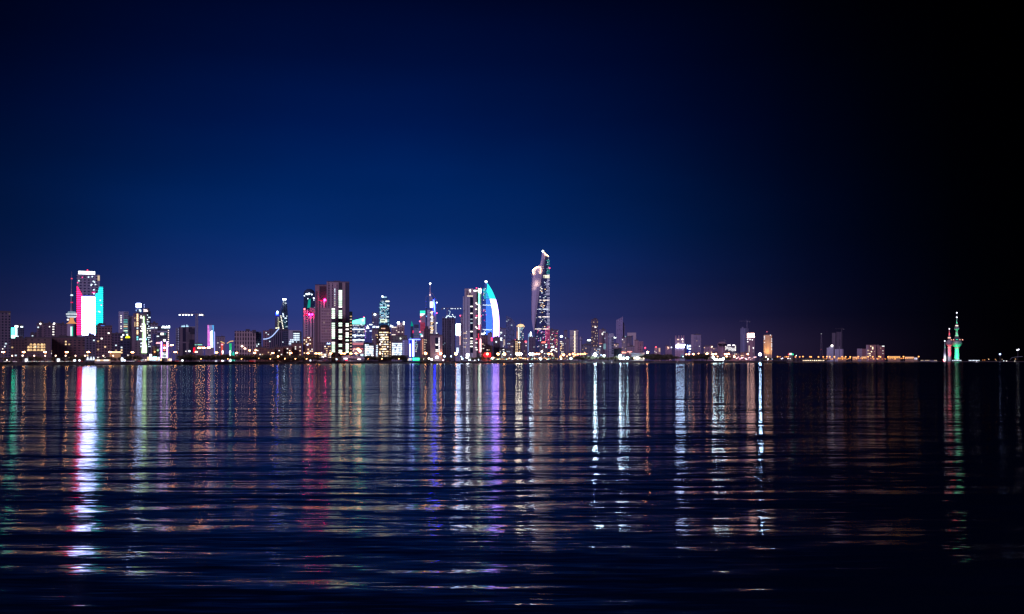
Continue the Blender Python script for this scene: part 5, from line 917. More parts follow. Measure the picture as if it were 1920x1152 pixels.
b = B('unlit_tower', 'tall dim grey tower under the faint crane', TWR, 1388.3, 1403.5, 616, 3350, facade((.19,.20,.32), 6, 90, .4, .98, (.13,.14,.25)), roof=False, depth=24); b.vol(1391, 1394, 613.5, 616.2, plain((.16,.17,.28)), 'roof_block', -2)
b.vol(1399, 1403.6, 616, None, plain((.08,.08,.16)), 'wing', .3, 8)
crane('faint thin tower crane above the dim grey tower', 1400.6, 601, 617, 1386, 1405.5, 3360, 603, (), 1, (.22,.22,.34), 1.0)
crane('faint crane behind the pitched roof building', 1358, 636, 676, 1349, 1361, 3300, 638.5, (), 1, (.18,.17,.26), .8)
b = B('hotel_tower', 'slim tower with a blazing pinkish white crown beside the dim grey tower', TWR, 1401, 1415, 633, 3050, facade((.28,.17,.22), 5, 4, .5, .5, (.10,.07,.12), .10, (1,.85,.9), 1.3), roof=False, depth=20)
b.panel('roof_sign', 1401.2, 1405, 625.3, 633.5, em((1,.55,.48), 14, True), 0); b.panel('roof_sign', 1406.5, 1414.4, 625.3, 633.2, em((1,.55,.48), 14, True), 0); b.vol(1401.5, 1414, 624.8, 633.5, plain((.2,.12,.15)), 'crown', -.6, 14); b.vol(1406, 1411, 640, None, plain((.34,.20,.24)), 'pier', .5, 4)
for q in range(10): b.win(1404.6, 649+q*1.25, 1, .8, (1,.85,.7), 1.8, .2)
for x, y in ((1402,636.5),(1406.3,636.8),(1410.6,637.5),(1412.5,652.5),(1402,641)): b.win(x, y, 1.8, 1.8, (1,.9,.95), 2.4, .6)
b = B('golden_tower', 'tower floodlit gold in vertical stripes, far right of the city', TWR, 1432, 1447.3, 628.5, 3150, facade((.72,.50,.30), 4.6, 120, .28, .99, (.30,.18,.09)), roof=False, depth=22)
b.vol(1433, 1446, 627.3, 628.7, plain((.10,.08,.10)), 'roof_block', -2); b.line('antenna', [(1438,627.5),(1438,622)], .3, METAL(), -8); b.dot(1438, 622.3, .8, (1,.2,.3), 1.5, 'beacon', -8)
for i, x in enumerate((1434.2, 1438.4, 1441, 1445.6)):
    l = bpy.data.lights.new('uplighter', 'SPOT'); l.energy = 70000; l.color = (1,.58,.26); l.spot_size = R(50); l.spot_blend = 1; l.shadow_soft_size = 1
    lo = bpy.data.objects.new('uplighter', l); COL.objects.link(lo); lo.parent = b.root; lo.location = (b.X(x), b.yf-16, 3); lo.rotation_euler = Vector((0, 12, 34)).to_track_quat('-Z','Y').to_euler()
for x, ys in ((1433.3,(631,633.5,636,642.5)),(1446.8,(636,640,645,647.5,650.5,655)),(1444.6,(628.8,))):
    for y in ys: b.win(x, y, 1.4, 1.2, (.85,.88,1), 1.8)
for x0, x1, yt, lb, D_ in ((1367,1387,663,'low orange brown shore block right of the ornament building',2650),(1388.5,1404.5,661,'low orange brown shore block below the dim grey tower',2650)):
    b = B('apartment_block', lb, 'apartment block', x0, x1, yt, D_, facade((.40,.16,.14), 4, 3.5, .5, .5), lit=4, pal='warm')

# ============================================================ ZONE H
b = B('lit_kiosk', 'small round pavilion with a red, white and green lit roof', 'pavilion', 1477.5, 1488, 666, 3080, None, depth=16)
MB().lathe(0,0,[(b.w*.42,-1),(b.w*.42,b.h)],20).build('wall', plain((.20,.19,.16)), b.root); k = b.D/F
for a, c, cc in ((1477.5,1480,(1,.08,.12)),(1480,1484.5,(1,.95,.95)),(1484.5,1488,(.05,.9,.45))):
    MB().prism([(b.X(a), b.h),(b.X(c), b.h),(b.X(c), b.Z(662.3 if c != 1488 else 664)),(b.X(a), b.Z(662.5 if a != 1477.5 else 664.5))], -5, 5).build('roof', em(cc, 1.3, True), b.root)
r0 = empty('lattice_mast', (wx(1540, 3400), 3400, gz(1540))); tag(r0, 'thin lattice radio mast, barely lit, standing alone left of the pale blocks', 'mast'); zt = wz(626.5, 3400)-gz(1540)
mb = MB()
for sx_ in (-1,1):
    for sy_ in (-1,1): mb.tube([(sx_*4.5, sy_*4.5, -1),(sx_*.4, sy_*.4, zt)], .32, 4)
for q in range(16):
    z0_, z1_ = zt*q/16, zt*(q+1)/16; a, c = 4.5-4.1*q/16, 4.5-4.1*(q+1)/16; mb.tube([((-1)**q*a,-a,z0_),(-(-1)**q*c,-c,z1_)], .22, 4)
mb.build('lattice', plain((.16,.14,.2)), r0); MB().ball((0,0,zt+.5), 1.7).build('beacon', em((.5,.5,.6), .6), r0); MB().ball((-1.5,-2,wz(657.5,3400)), 1).build('beacon', em((1,.1,.15), .8), r0)
b = B('unlit_tower', 'nearly black high rise pair under a crane, right of the lattice mast', TWR, 1560, 1566.5, 624.5, 3900, plain((.10,.085,.12)), roof=False); b.vol(1568, 1577.5, 622.8, None, facade((.085,.07,.10), 6, 90, .3, .98, (.05,.04,.07)), 'wing', 0)
crane('almost invisible dark crane above the black high rise pair', 1578.3, 616.5, 676, 1566, 1582, 3890, 617, (), 1, (.10,.09,.12), 1.0)
b = B('apartment_block', 'pale grey stepped block with a white globe lamp on its roof', 'apartment block', 1554, 1562.8, 650.5, 3350, facade((.42,.45,.55), 4, 3.6, .35, .4, (.22,.24,.32), .04), roof=False, lit=3, pal='cool'); b.vol(1550.2, 1554, 652.5, None, facade((.42,.45,.55), 4, 3.6, .35, .4, (.22,.24,.32)), 'wing', -1); b.vol(1562.8, 1564.6, 650, None, plain((.06,.05,.07)), 'wing', -1)  # glass kept close to the wall tone, distance fade put into colour
b.dot(1560, 648.8, 2.0, (1,.92,.88), 5, 'roof_lamp', 0, True)
b = B('apartment_block', 'pale grey twin block right of the globe lamp block', 'apartment block', 1565.5, 1573.2, 655, 3350, facade((.42,.44,.54), 5, 60, .3, .98, (.30,.31,.40)), roof=False); b.vol(1574.5, 1581, 655, None, facade((.36,.34,.44), 5, 60, .3, .98, (.26,.24,.33)), 'wing', -1); b.vol(1573.2, 1574.5, 650, None, plain((.16,.15,.2)), 'stair_tower', -2)
b = B('apartment_block', 'low grey block left of the brown towers on the dark right shore', 'apartment block', 1607, 1616.3, 654, 3400, facade((.30,.27,.33), 4, 3.6, .4, .4, (.16,.13,.18)), roof=False); b.vol(1616.3, 1624, 654.5, None, facade((.24,.13,.14), 4, 3.6, .4, .4, (.12,.07,.09)), 'wing', -1)
b = B('apartment_tower', 'brown broad tower with a scatter of bright warm windows on the right shore', 'apartment tower', 1624, 1642.5, 647, 3380, facade((.32,.17,.16), 4, 3.6, .45, .45, (.14,.07,.08), .06, WARM, 1.0), roof=False, depth=26); b.vol(1624, 1628.5, 647, None, facade((.36,.28,.31), 4, 3.6, .4, .4, (.2,.14,.17)), 'wing', .5, 6)
for x, y, st in ((1636.3,651.8,2.4),(1636.3,654.3,2.4),(1632.8,649.6,1.2),(1634,659.7,2),(1631,663.5,2),(1627.6,657.5,1),(1628,663.5,1),(1631.5,667,1.4)): b.win(x, y, 2, 1.8, (1,.75,.5), st, .7)
b = B('apartment_tower', 'reddish tower with a white roof sign at the right end of the towers', 'apartment tower', 1644, 1653.5, 648.5, 3400, facade((.28,.15,.15), 4, 3.6, .45, .45, (.13,.07,.08)), roof=False, lit=2, pal='warm'); b.vol(1643.5, 1648, 646.8, 649, plain((.16,.11,.12)), 'roof_block', -1); b.vol(1653.5, 1658.3, 650.3, None, facade((.22,.08,.09), 4, 3.6, .4, .4, (.1,.04,.05)), 'wing', -1); b.panel('sign', 1653.8, 1658.2, 648.8, 650.2, em((.95,1,.98), 1.6), -.8)
b.win(1655.5, 658, 1.4, 1.4, WHITE, 1.3, 0); b.win(1655.5, 663.3, 1.4, 1.4, WHITE, 1, 0)
# orange lit waterfront terraces at the point
for x0, x1, yt, c, st, lb in ((1665,1688,669.5,(1,.50,.16),2.2,'blazing orange lit terrace restaurant on the point'),(1697,1713.5,670.5,(1,.50,.24),2.0,'long orange lit colonnade right of the blazing terrace'),(1714,1720.5,672,(.85,.80,1),2.0,'small violet white lit pavilion at the tip of the point'),(1571,1586,671.5,(1,.42,.12),1.5,'orange lit terrace below the pale grey twin block'),(1615,1625,670,(1,.55,.28),1.8,'orange lit shed roof left of the broad brown tower'),(1598.5,1608.5,670.3,(1,.50,.25),1.8,'orange lit canopy below the low grey block')):
    b = B('waterfront_terrace', lb, 'pavilion', x0, x1, yt-1.2, shore((x0+x1)/2)+45, plain((.35,.22,.14)), depth=12, roof=False)
    nn = int((x1-x0)/2.2); b.vol(x0-.3, x1+.3, yt-1.8, yt-1.1, plain((.30,.2,.15)), 'roof', 1.5, 15)
    for q in range(nn): b.dot(x0+(q+.5)*(x1-x0)/nn, yt, .95, c, st*.8, 'lamp', 1.4, sq=(1.1,.6,.8))
    b.panel('lit_wall', x0+.5, x1-.5, yt+1, yt+2.6, screen(c, st*.35, 5, .8, 0, .3, True, 1.0), .2)
for x0, x1, lb in ((1726,1757,'low dark jetty building strung with dim lamps left of the water towers'),(1785,1803,'white lit base hall between the water towers'),(1816,1837,'long low white lit pier building right of the green water tower')):
    b = B('pier_building', lb, 'building', x0, x1, 675.6, shore((x0+x1)/2)+60, plain((.2,.2,.22)), depth=14, roof=False); dim = x0 == 1726
    nn = int((x1-x0)/2.6)
    for q in range(nn):
        if dim and b.rnd.random() < .45: continue
        b.dot(x0+(q+.5)*(x1-x0)/nn, 676.2, .6, (1,.7,.4) if dim else (.75,.88,1), 1.3 if dim else 3.2, 'lamp', .5, sq=(1.5,.6,.6))

# ------------------------------------------------------------ the three water towers, colour floodlit
def spot(parent, loc, aim, energy, color, size=60):
    energy *= 1.6
    l = bpy.data.lights.new('floodlight_beam', 'SPOT'); l.energy = energy; l.color = color; l.spot_size = R(size); l.spot_blend = 1; l.shadow_soft_size = .6
    o = bpy.data.objects.new('floodlight_beam', l); COL.objects.link(o); o.parent = parent; o.location = loc; o.rotation_euler = (Vector(aim)-Vector(loc)).to_track_quat('-Z','Y').to_euler()
D = 4450; k = D/F; g0 = 2.5; T = lambda y: wz(y, D)-g0
white = plain((.34,.34,.36), .6, 0, .05); mosaic = plain((.24,.30,.30), .35, 0, .35, .25)
WA = -math.atan2(wx(1790, D), D); r1 = empty('water_tower', (wx(1794, D), D, g0), WA); tag(r1, 'green floodlit tower with a large lower sphere and a small upper one', 'tower', 'floodlit towers on the right shore')
MB().lathe(0,0,[(4.6*k,-1),(4.1*k,T(665)),(3.5*k,T(654)),(3.2*k,T(651))],24).build('shaft', white, r1)
MB().lathe(0,0,[(3.7*k,T(653.2)),(3.7*k,T(652))],24).build('collar', em((1,.72,.5), .7), r1)
MB().ball((0,0,T(643.8)), 9.0*k, 32, 20, (1,1,.88)).build('sphere', mosaic, r1); MB().lathe(0,0,[(3.2*k,T(651)),(5.2*k,T(649.3))],24).build('neck', white, r1)
MB().lathe(0,0,[(6*k,T(636)),(2.6*k,T(630.6)),(2.5*k,T(629.5))],24).build('cone', plain((.10,.12,.12)), r1)
for x in (-9.6,-5.7,5.3,9.8): MB().ball((x*k, -(abs(9.8**2-x**2)**.5)*k*.5-2, T(637.7)), 1.0*k, 8, 5).build('ring_lamp', em((1,.40,.32), 2.2), r1)
MB().lathe(0,0,[(9.9*k,T(638.6)),(9.9*k,T(638))],28).build('viewing_ring', plain((.12,.12,.14)), r1)
MB().lathe(0,0,[(2.6*k,T(630)),(2.3*k,T(624)),(2.0*k,T(621.5))],20).build('upper_shaft', white, r1); MB().lathe(0,0,[(2.9*k,T(630.4)),(2.9*k,T(629.6))],20).build('collar', em((.6,1,.75), 1.2), r1)
MB().ball((0,0,T(616.3)), 4.5*k, 24, 14).build('upper_sphere', mosaic, r1)
MB().lathe(0,0,[(2.0*k,T(612)),(1.9*k,T(610.5)),(.9*k,T(602)),(.35*k,T(596))],14).build('spire', white, r1); MB().lathe(0,0,[(.3*k,T(597)),(.2*k,T(587))],8).build('antenna', plain((.2,.2,.25)), r1)
MB().lathe(0,0,[(2.3*k,T(611.8)),(2.3*k,T(610.3))],14).build('collar', em((1,.75,.65), 2.0), r1)
for y in (586.8, 595.4): MB().ball((0,-1,T(y)), 1.15*k, 8, 5).build('beacon', em((.85,.85,1), 3.5), r1)
G = (.0,1,.36); RD = (1,.03,.045)
for dx in (-30, 30): spot(r1, (dx, -62, 1), (dx*.05, 0, 38), 380000, G, 50)
spot(r1, (0, -70, 2), (0, 0, 75), 500000, G, 34); spot(r1, (12, -26, 1), (2.5, -7, 14), 12000, (.75,1,.92), 50)
spot(r1, (0, -26, T(640)+2), (0, 0, T(620)), 140000, G, 60); spot(r1, (0, -14, T(611)), (0, 0, T(600)), 34000, G, 50)
r2 = empty('water_tower', (wx(1780, D-60), D-60, g0), WA); tag(r2, 'red floodlit tower with one sphere and a spike', 'tower', 'floodlit towers on the right shore')
MB().lathe(0,0,[(3.5*k,-1),(3.1*k,T(665)),(2.6*k,T(654)),(2.4*k,T(650.5)),(3.6*k,T(649.3))],24).build('shaft', white, r2); MB().lathe(0,0,[(2.95*k,T(653.2)),(2.95*k,T(652.3))],24).build('collar', em((1,.5,.4), 1.2), r2)
MB().ball((0,0,T(643.8)), 6.1*k, 28, 18).build('sphere', plain((.34,.28,.30), .35, 0, .25, .25), r2)
MB().lathe(0,0,[(2.3*k,T(637)),(2.0*k,T(634)),(.7*k,T(624)),(.3*k,T(618))],14).build('spire', white, r2); MB().lathe(0,0,[(2.4*k,T(635.2)),(2.4*k,T(633.4))],14).build('collar', em((1,.5,.4), 1.8), r2); MB().ball((0,-1,T(617.8)), 1.05*k, 8, 5).build('beacon', em((.9,.8,.9), 3), r2)
spot(r2, (-22, -60, 1), (0, 0, 36), 900000, RD, 50); spot(r2, (16, -58, 1), (0, 0, 50), 800000, RD, 40); spot(r2, (0, -14, T(634)), (0, 0, T(622)), 100000, RD, 50)
r3 = empty('needle_tower', (wx(1771.6, D-100), D-100, g0), WA); tag(r3, 'thin white needle tower lit from below, leftmost of the three', 'tower', 'floodlit towers on the right shore')
MB().lathe(0,0,[(2.3*k,-1),(1.8*k,T(662)),(1.0*k,T(650)),(.5*k,T(642))],18).build('shaft', white, r3); MB().ball((0,-1,T(640.6)), 1.2*k, 8, 5).build('beacon', em((.9,.93,1), 2.2), r3)
spot(r3, (0, -40, 1), (0, 0, 16), 210000, (.80,.86,1), 55); spot(r3, (6, -16, T(656)), (0, 0, T(650)), 12000, (.1,.9,.5), 60)
# ============================================================ small repeated things with place-based labels
REFS = [(-12,'the tower cut by the left edge'),(24,'the green panel office'),(70,'the glowing arcade block'),(108,'the stair light tower'),(134,'the telecom tower'),(166,'the flag tower'),(195,'the brown tower'),(232,'the yellow sign block'),
 (264,'the cube sign tower'),(289,'the tan round block'),(307,'the pink neon tower'),(348,'the dark slab tower'),(370,'the floodlit crane'),(395,'the magenta lit tower'),(416,'the red pylon'),(432,'the green pylon'),(458,'the big grid office'),(487,'the grid office grey wing'),
 (505,'the blue light ribbon'),(528,'the twisted glass tower'),(553,'the banded white office'),(578,'the gabled brown block'),(596,'the dark rear shaft'),(612,'the blue sign office'),(633,'the tallest mauve tower'),(657,'the slim balcony block'),(672,'the teal topped office'),
 (692,'the left lit grid office'),(720,'the round topped tower'),(745,'the right lit grid office'),(777,'the blue neon block'),(800,'the dark stepped tower'),(820,'the slotted mauve slab'),(841,'the unfinished tower'),(859,'the blank white panel'),(884,'the neon line tower'),
 (913,'the sail tower'),(931,'the emblem block'),(950,'the violet lit office'),(970,'the gold crown tower'),(985,'the red beacon block'),(997,'the sculpted white hall'),(1018,'the tallest skyscraper'),(1039,'the red dotted tower'),(1053,'the globe lamp tower'),(1077,'the yellow line tower'),
 (1100,'the leaf sign hall'),(1115,'the dark dotted tower'),(1132,'the ribbed mauve tower'),(1146,'the banded grey tower'),(1161,'the slanted violet tower'),(1184,'the beige gate tower'),(1200,'the warm floodlit hall'),(1215,'the low red beacon mast'),(1233,'the pink beacon block'),
 (1253,'the pink antenna block'),(1275,'the white sign tower'),(1291,'the blue billboard'),(1306,'the grid tower'),(1328,'the dim pink block'),(1352,'the pitched roof building'),(1370,'the ornament building'),(1395,'the dim grey tower'),(1408,'the white crowned tower'),
 (1425,'the gold tower left edge'),(1440,'the golden tower'),(1460,'the gold tower gap'),(1482,'the flag lit kiosk'),(1510,'the empty shore'),(1540,'the lattice mast'),(1557,'the roof globe block'),(1574,'the pale twin block'),(1596,'the right shore gap'),
 (1615,'the low grey right shore block'),(1633,'the broad brown tower'),(1652,'the reddish tower'),(1676,'the blazing terrace'),(1705,'the orange colonnade'),(1735,'the dark jetty'),(1772,'the needle tower'),(1781,'the red water tower'),(1794,'the green water tower'),(1826,'the white pier building'),(1875,'the lone blue lamp'),(1915,'the right edge')]
SMALL = []
def small(o, desc, cat, px, group): SMALL.append((o, desc, cat, px, group))
ORD = ['first','second','third','fourth','fifth','sixth','seventh','eighth','ninth','tenth','eleventh','twelfth','thirteenth','fourteenth','fifteenth','sixteenth']
def label_small():
    buckets = {}
    for o, d, c, px, g in SMALL:
        ref = min(REFS, key=lambda r: abs(r[0]-px))[1]; buckets.setdefault((d, c, g, ref), []).append((px, o))
    for (d, c, g, ref), L in buckets.items():
        L.sort(key=lambda q: q[0]); n = len(L)
        for i, (px, o) in enumerate(L):
            if n == 1: lb = '%s below %s' % (d, ref)
            elif n == 2: lb = '%s below %s, %s of two' % (d, ref, ('left','right')[i])
            elif i == n-1: lb = '%s below %s, last from left' % (d, ref)
            else: lb = '%s below %s, %s from left' % (d, ref, ORD[min(i, 15)])
            tag(o, lb, c, g)

# ------------------------------------------------------------ lamps
LDATA = {}
def lamp(px, py, c=SOD, st=60, back=25, r=2.3, two=True, kind='street_lamp', desc='double armed street lamp', group='street lamps along the shore road', pole=True, D=None):
    """r = half width of the lit head in photo pixels"""
    if desc.startswith('golden'): st *= .5
    st *= .8 if c == SOD else .6 if c == (1,.62,.42) else 1.25
    if kind == 'street_lamp': r *= .85
    if kind != 'floodlight_post' and (1030 < px < 1110 or 1280 < px < 1420): st *= .4
    if px > 1450: st *= .6
    if kind == 'floodlight_post': r *= .8; c = (c[0]*.72, c[1]*.85, c[2]) if c[2] > .8 else c
    if kind == 'promenade_lamp': r *= .75
    if group.startswith(('promenade','quay','amber','cream','pale','tiny')): st *= .30
    if group.startswith(('road lamps','amber')): st *= .06
    D = D or shore(px)+back; g = gz(px)+.05; h = wz(py, D)-g; k = D/F; s = r*k
    root = empty(kind, (wx(px, D), D, g), 0); h = max(h, 2.0)
    key = (c, st, two, round(s, 1), round(h))
    if key not in LDATA:
        pm = plain((.30,.27,.26), .5, .3); pr = min(.32, .09+.014*h)
        P_ = MB().lathe(0,0,[(pr*1.8,0),(pr*1.7,.5),(pr*1.1,.6),(pr,h*.5),(pr*.6,h)],8)
        A = MB()
        if two:
            for q in (-1,1): A.tube([(0,0,h-.2),(q*s*.35,0,h+.15),(q*s*.7,0,h+.05)], .09, 5)
        else: A.tube([(0,0,h-.3),(0,-.3,h+.1)], .09, 5)
        Hd = MB()
        if two: Hd.ball((0,0,0), s*.52, 8, 5, (1,.7,.62))
        else: Hd.ball((0,0,0), s, 8, 6, (1,.8,.85))
        LDATA[key] = (P_.data('pole', pm), A.data('arm', pm), Hd.data('lamp_head', em(c, st, True)))
    pd, ad, hdt = LDATA[key]
    for nm, dt in (('pole', pd), ('arm', ad)):
        if nm == 'pole' and not pole: continue
        o = bpy.data.objects.new(nm, dt); COL.objects.link(o); o.parent = root
    for q in ((-1,1) if two else (0,)):
        o = bpy.data.objects.new('lamp_head', hdt); COL.objects.link(o); o.parent = root; o.location = (q*s*.52, -.2, h)
    small(root, desc, 'street lamp' if kind == 'street_lamp' else kind.replace('_',' '), px, group); return root
for px in (6,44.5,84.5,125.3,165.7,206.5): lamp(px, 660.6, SOD, 75, 22, 3.1)
lamp(248.5, 661, SOD, 70, 22, 3.0); lamp(329, 660.5, SOD, 70, 22, 3.0); lamp(322.2, 647.4, SOD, 60, 190, 3.0)
for px, py in ((368,660.3),(406,661.3),(443.5,661.8),(477.4,661.8),(511.6,662.2),(545,662),(577.5,662.8),(592.7,663),(598.5,663.2),(620,663),(640.5,663.2),(646,663.2),(658,663.2),(667.5,663)): lamp(px, py, SOD, 62, 24, 2.5)
for px, py in ((374,652.6),(382,652.4),(391.5,652.2)): lamp(px, py, SOD, 75, 110, 3.2)
for px, py in ((468,657.5),(479.5,657)): lamp(px, py, SOD, 40, 120, 1.6, False, desc='small orange road lamp behind the trees')
lamp(671.5, 655, SOD, 30, 150, 2.6, False, desc='small orange road lamp behind the trees'); lamp(674.8, 658.3, SOD, 40, 140, 3.0, False, desc='small orange road lamp behind the trees'); lamp(521.5, 668.5, SOD, 35, 14, 1.7, False, desc='low orange path lamp')
for px in (377,427,453,485,507,534,554,575,690,716,748): lamp(px, 673.0, (1,.40,.13), 26, 20, .75, False, desc='low orange path lamp')
for px in (23,42.5,64.3,85,104.5,123.2,141.7,159.5,194,212.5): lamp(px, 667.3, (1,.62,.42), 22, 11, 1.25, False, desc='low cream path lamp', group='path lamps on the left promenade')
for px in (13,): lamp(px, 675.5, WHITE, 10, 9, .9, False, desc='low cream path lamp', group='path lamps on the left promenade')
for px, py, c, st, r in ((713,663,SOD,30,1.5),(772,664,(1,.5,.6),40,2.2),(798,662.8,SOD,60,2.5),(826,663,SOD,60,2.5),(855,663.6,SOD,70,2.8)): lamp(px, py, c, st, 24, r, False, desc='orange ball headed street lamp')
for px, py, c, st, r in ((781.5,664,(.8,.85,1),30,1.4),(819.3,670.4,WHITE,16,3.0),(809.3,674.2,WHITE,16,2.2),(794.5,672.5,WHITE,20,1.5),(804,672.5,(1,.9,.7),25,1.3),(833.3,668.5,COOL,25,1.4),(846,668.5,COOL,16,1.1),(831,675.5,(1,.5,.8),15,1.0),(877,666,(1,.92,.85),45,3.4),(876,670.5,(1,.92,.85),30,2.6),(880.5,674.5,COOL,22,2.0),(866.5,673.2,COOL,14,2.0),(865,669,COOL,8,1.2),(897.5,674.5,COOL,18,1.2),(890,676.5,WHITE,10,.8)):
    lamp(px, py, c, st, 30, r, False, kind='floodlight_post', desc='white globe floodlight', group='white floodlights on the shore')
for px, py, st, r in ((913.8,664.2,40,2.0),(934,664.3,75,2.5),(945.6,664.2,90,3.1),(1029,664,60,2.3),(1034.5,664,55,2.2),(1056.5,665.5,70,3.0),(1068.2,665,45,2.2),(1074.5,663.8,50,2.4),(1078.5,665.5,45,2.3),(1083.5,664.6,45,2.2),(1088.5,664.2,45,2.2),(1093,664.3,40,2.0),(1097,663.7,45,2.0),(1051,669.4,40,2.0),(1063,668.5,30,1.4),(1075.5,668.5,30,1.6)):
    lamp(px, py, SOD, st, 40, r, False, desc='golden ball headed street lamp')
for px, py, st, r in ((968.5,664,60,2.3),(973.5,663.8,70,2.6),(977.5,664,55,2.0),(994,664,70,2.5),(998.5,664.2,60,2.2)): lamp(px, py, (1,.86,.68) if px < 980 else (.9,.95,1), st, 40, r, False, kind='floodlight_post', desc='cream globe floodlight', group='white floodlights on the shore')
for px, py in ((1002.5,664.3),(1006.7,663.8),(1010.5,664)): lamp(px, py, SOD, 45, 40, 2.0, False, desc='golden ball headed street lamp')
rr = random.Random(21)
for i in range(46):      # string of small lamps along the downtown promenade
    px = 921+i*3.1+rr.uniform(-.8,.8); py = 672.6+rr.uniform(-1.6,1.8)
    c, st = rr.choice((((1,.55,.25),14),((1,.70,.45),20),(COOL,12),((1,.42,.2),12),((1,.6,.3),18),((.5,.9,.8),8)))
    lamp(px, py, c, st*rr.uniform(.35,1.1), 14, rr.uniform(.7,1.5), False, kind='promenade_lamp', desc='small promenade lamp', group='promenade lamps of the downtown shore')
lamp(924, 672, (1,.92,.75), 60, 16, 2.4, False, kind='promenade_lamp', desc='large cream promenade lamp', group='promenade lamps of the downtown shore'); lamp(1013.6, 673.2, (.75,.97,1), 70, 16, 2.6, False, kind='promenade_lamp', desc='large bluish promenade lamp', group='promenade lamps of the downtown shore')
lamp(1052.3, 673, (.9,1,.95), 45, 16, 2.0, False, kind='promenade_lamp', desc='large cream promenade lamp', group='promenade lamps of the downtown shore'); lamp(1070.5, 672.6, (.6,1,.8), 25, 16, 3.6, False, kind='promenade_lamp', desc='wide greenish lit promenade lamp', group='promenade lamps of the downtown shore')
for px, py, c, st, r in ((1115.8,665.3,(.85,1,.97),210,3.5),(1132.4,667.3,(.9,1,.9),40,1.9),(1162.8,667.8,(.80,.97,1),140,3.0),(1169.3,672,(.75,.97,1),80,2.0),(1176.3,671.6,(.75,.97,1),95,2.3),(1163,672.5,(1,.85,.6),40,2.2),
    (1337.8,670.3,(.75,.97,1),90,2.4),(1341.3,674.3,(.9,1,.9),70,2.2),(1344.3,674.2,(.95,1,.85),40,1.6),(1349.5,675,(.75,.97,1),60,2.2),(1355.5,673.8,(.8,1,.95),100,2.0),(1425.2,664.9,(.62,.84,1),230,3.1),(1439.8,674,(.8,.85,1),40,1.3),(1448,673.4,(.8,.8,1),10,.9),(1454.2,673.3,(.8,.9,1),16,1.0),(1281,669,(.6,.9,1),12,.8),(1127,666,(.8,.9,1),14,.7)):
    lamp(px, py, c, st, 18, r, False, kind='floodlight_post', desc='bluish white floodlight', group='white floodlights on the shore')
for px, py, st, r in ((1213.8,661,60,2.0),(1286.8,664.8,35,1.2),(1291.8,664.3,50,1.8),(1299.8,664.3,55,1.9),(1305.5,669,40,1.8),(1310,663.8,45,1.6),(1325.5,663.8,60,2.1),(1336.3,664.5,55,2.0),(1341.8,664.2,50,1.8),(1359.5,664.3,55,1.9),(1363,664.4,45,1.6),(1366.5,663.8,50,1.8),(1362.5,668.7,40,1.6),(1376.8,669,50,1.9),(1402.2,664.3,50,1.8),(1436,669.5,25,1.0),(1345.5,668.8,30,1.0)): lamp(px, py, (1,.42,.20), st, 60, r, False, desc='orange ball headed street lamp')
for i in range(20):
    px = 1381+i*1.9+rr.uniform(-.6,.6); py = 672+rr.uniform(-2.4,2.4); c = rr.choice(((1,.45,.4),(1,.6,.6),(.8,.85,1),(1,.75,.8),(1,.3,.4)))
    lamp(px, py, c, rr.uniform(10,40), 30, rr.uniform(.6,1.3), False, kind='promenade_lamp', desc='small pink or white quay lamp', group='quay lamps right of the ornament building')
for px, st in ((1458,90),(1462.6,25),(1471.5,15),(1474.5,50),(1478,60),(1491.5,60),(1499.5,50),(1505.6,80),(1518.7,60),(1521,70),(1534.5,90),(1543.5,60),(1550.5,90),(1555.7,90),(1564.5,90),(1579,90),(1585.6,90),(1594.3,90),(1607.5,80),(1609.3,90),(1623.8,90),(1627.8,80),(1636.2,90),(1648,85),(1650.8,90),(1665,90),(1694,90),(1722.5,70)):
    lamp(px, 669.4+rr.uniform(-.5,.3), (1,.36,.10), st, 70, 1.5, False, desc='orange road lamp', group='road lamps of the right shore')
for i in range(44):
    px = 1543+i*3.7+rr.uniform(-1.2,1.2); lamp(px, 672.6+rr.uniform(-.9,1.6), rr.choice(((1,.30,.06),(1,.36,.09),(1,.42,.14))), rr.uniform(60,190), 30, rr.uniform(.8,1.6), False, kind='promenade_lamp', desc='low amber quay lamp', group='amber lamps of the right shore')
for i in range(12): lamp(1506+i*3.5, 676.3, (1,.75,.5), rr.uniform(4,22), 8, 1.1, False, kind='promenade_lamp', desc='low cream waterline lamp', group='cream waterline lamps', )
for px, py, c, st in ((1465,673,(.95,.8,1),40),(1467.5,672,(1,.9,1),30),(1477.5,672.5,(1,.9,.9),30),(1481.5,672.8,WHITE,20),(1493,667,(.8,1,1),25)): lamp(px, py, c, st, 20, .9, False, kind='promenade_lamp', desc='small pale quay lamp', group='pale quay lamps')
for px, py, c, st in ((1842.5,675.6,(1,.35,.1),8),(1846.3,675.4,(1,.35,.1),10),(1853.8,674,(1,.55,.3),18),(1866.4,674,(1,.4,.2),8),(1868,676,(1,.6,.3),6),(1879,674,(1,.7,.5),6),(1882,677,(.75,.85,1),24),(1887.3,679.3,(1,.9,.9),24),(1904,673.5,(1,.5,.25),10),(1902.7,678,WHITE,12)): lamp(px, py, c, st, 25, .8, False, kind='promenade_lamp', desc='tiny shore lamp', group='tiny lamps of the far right shore')
lamp(1875, 664.5, (.55,.62,1), 7, 80, 2.1, False, kind='floodlight_post', desc='lone tall blue white floodlight', group='white floodlights on the shore')
b = B('stadium_canopy', 'faint grey curved canopy rising at the right edge', 'canopy', 1893, 1918, 676, 4700, None, depth=20, roof=False); b.line('beam', [(1894,675),(1897,671),(1906,669.5),(1918,668.8)], .8, plain((.25,.3,.32)), 0); b.line('floodlight', [(1906.3,657.2),(1911,655.2)], 2.2, em((.9,.9,1), 4), 0); b.line('mast', [(1908.6,676),(1908.6,656.5)], .3, METAL(), 0)

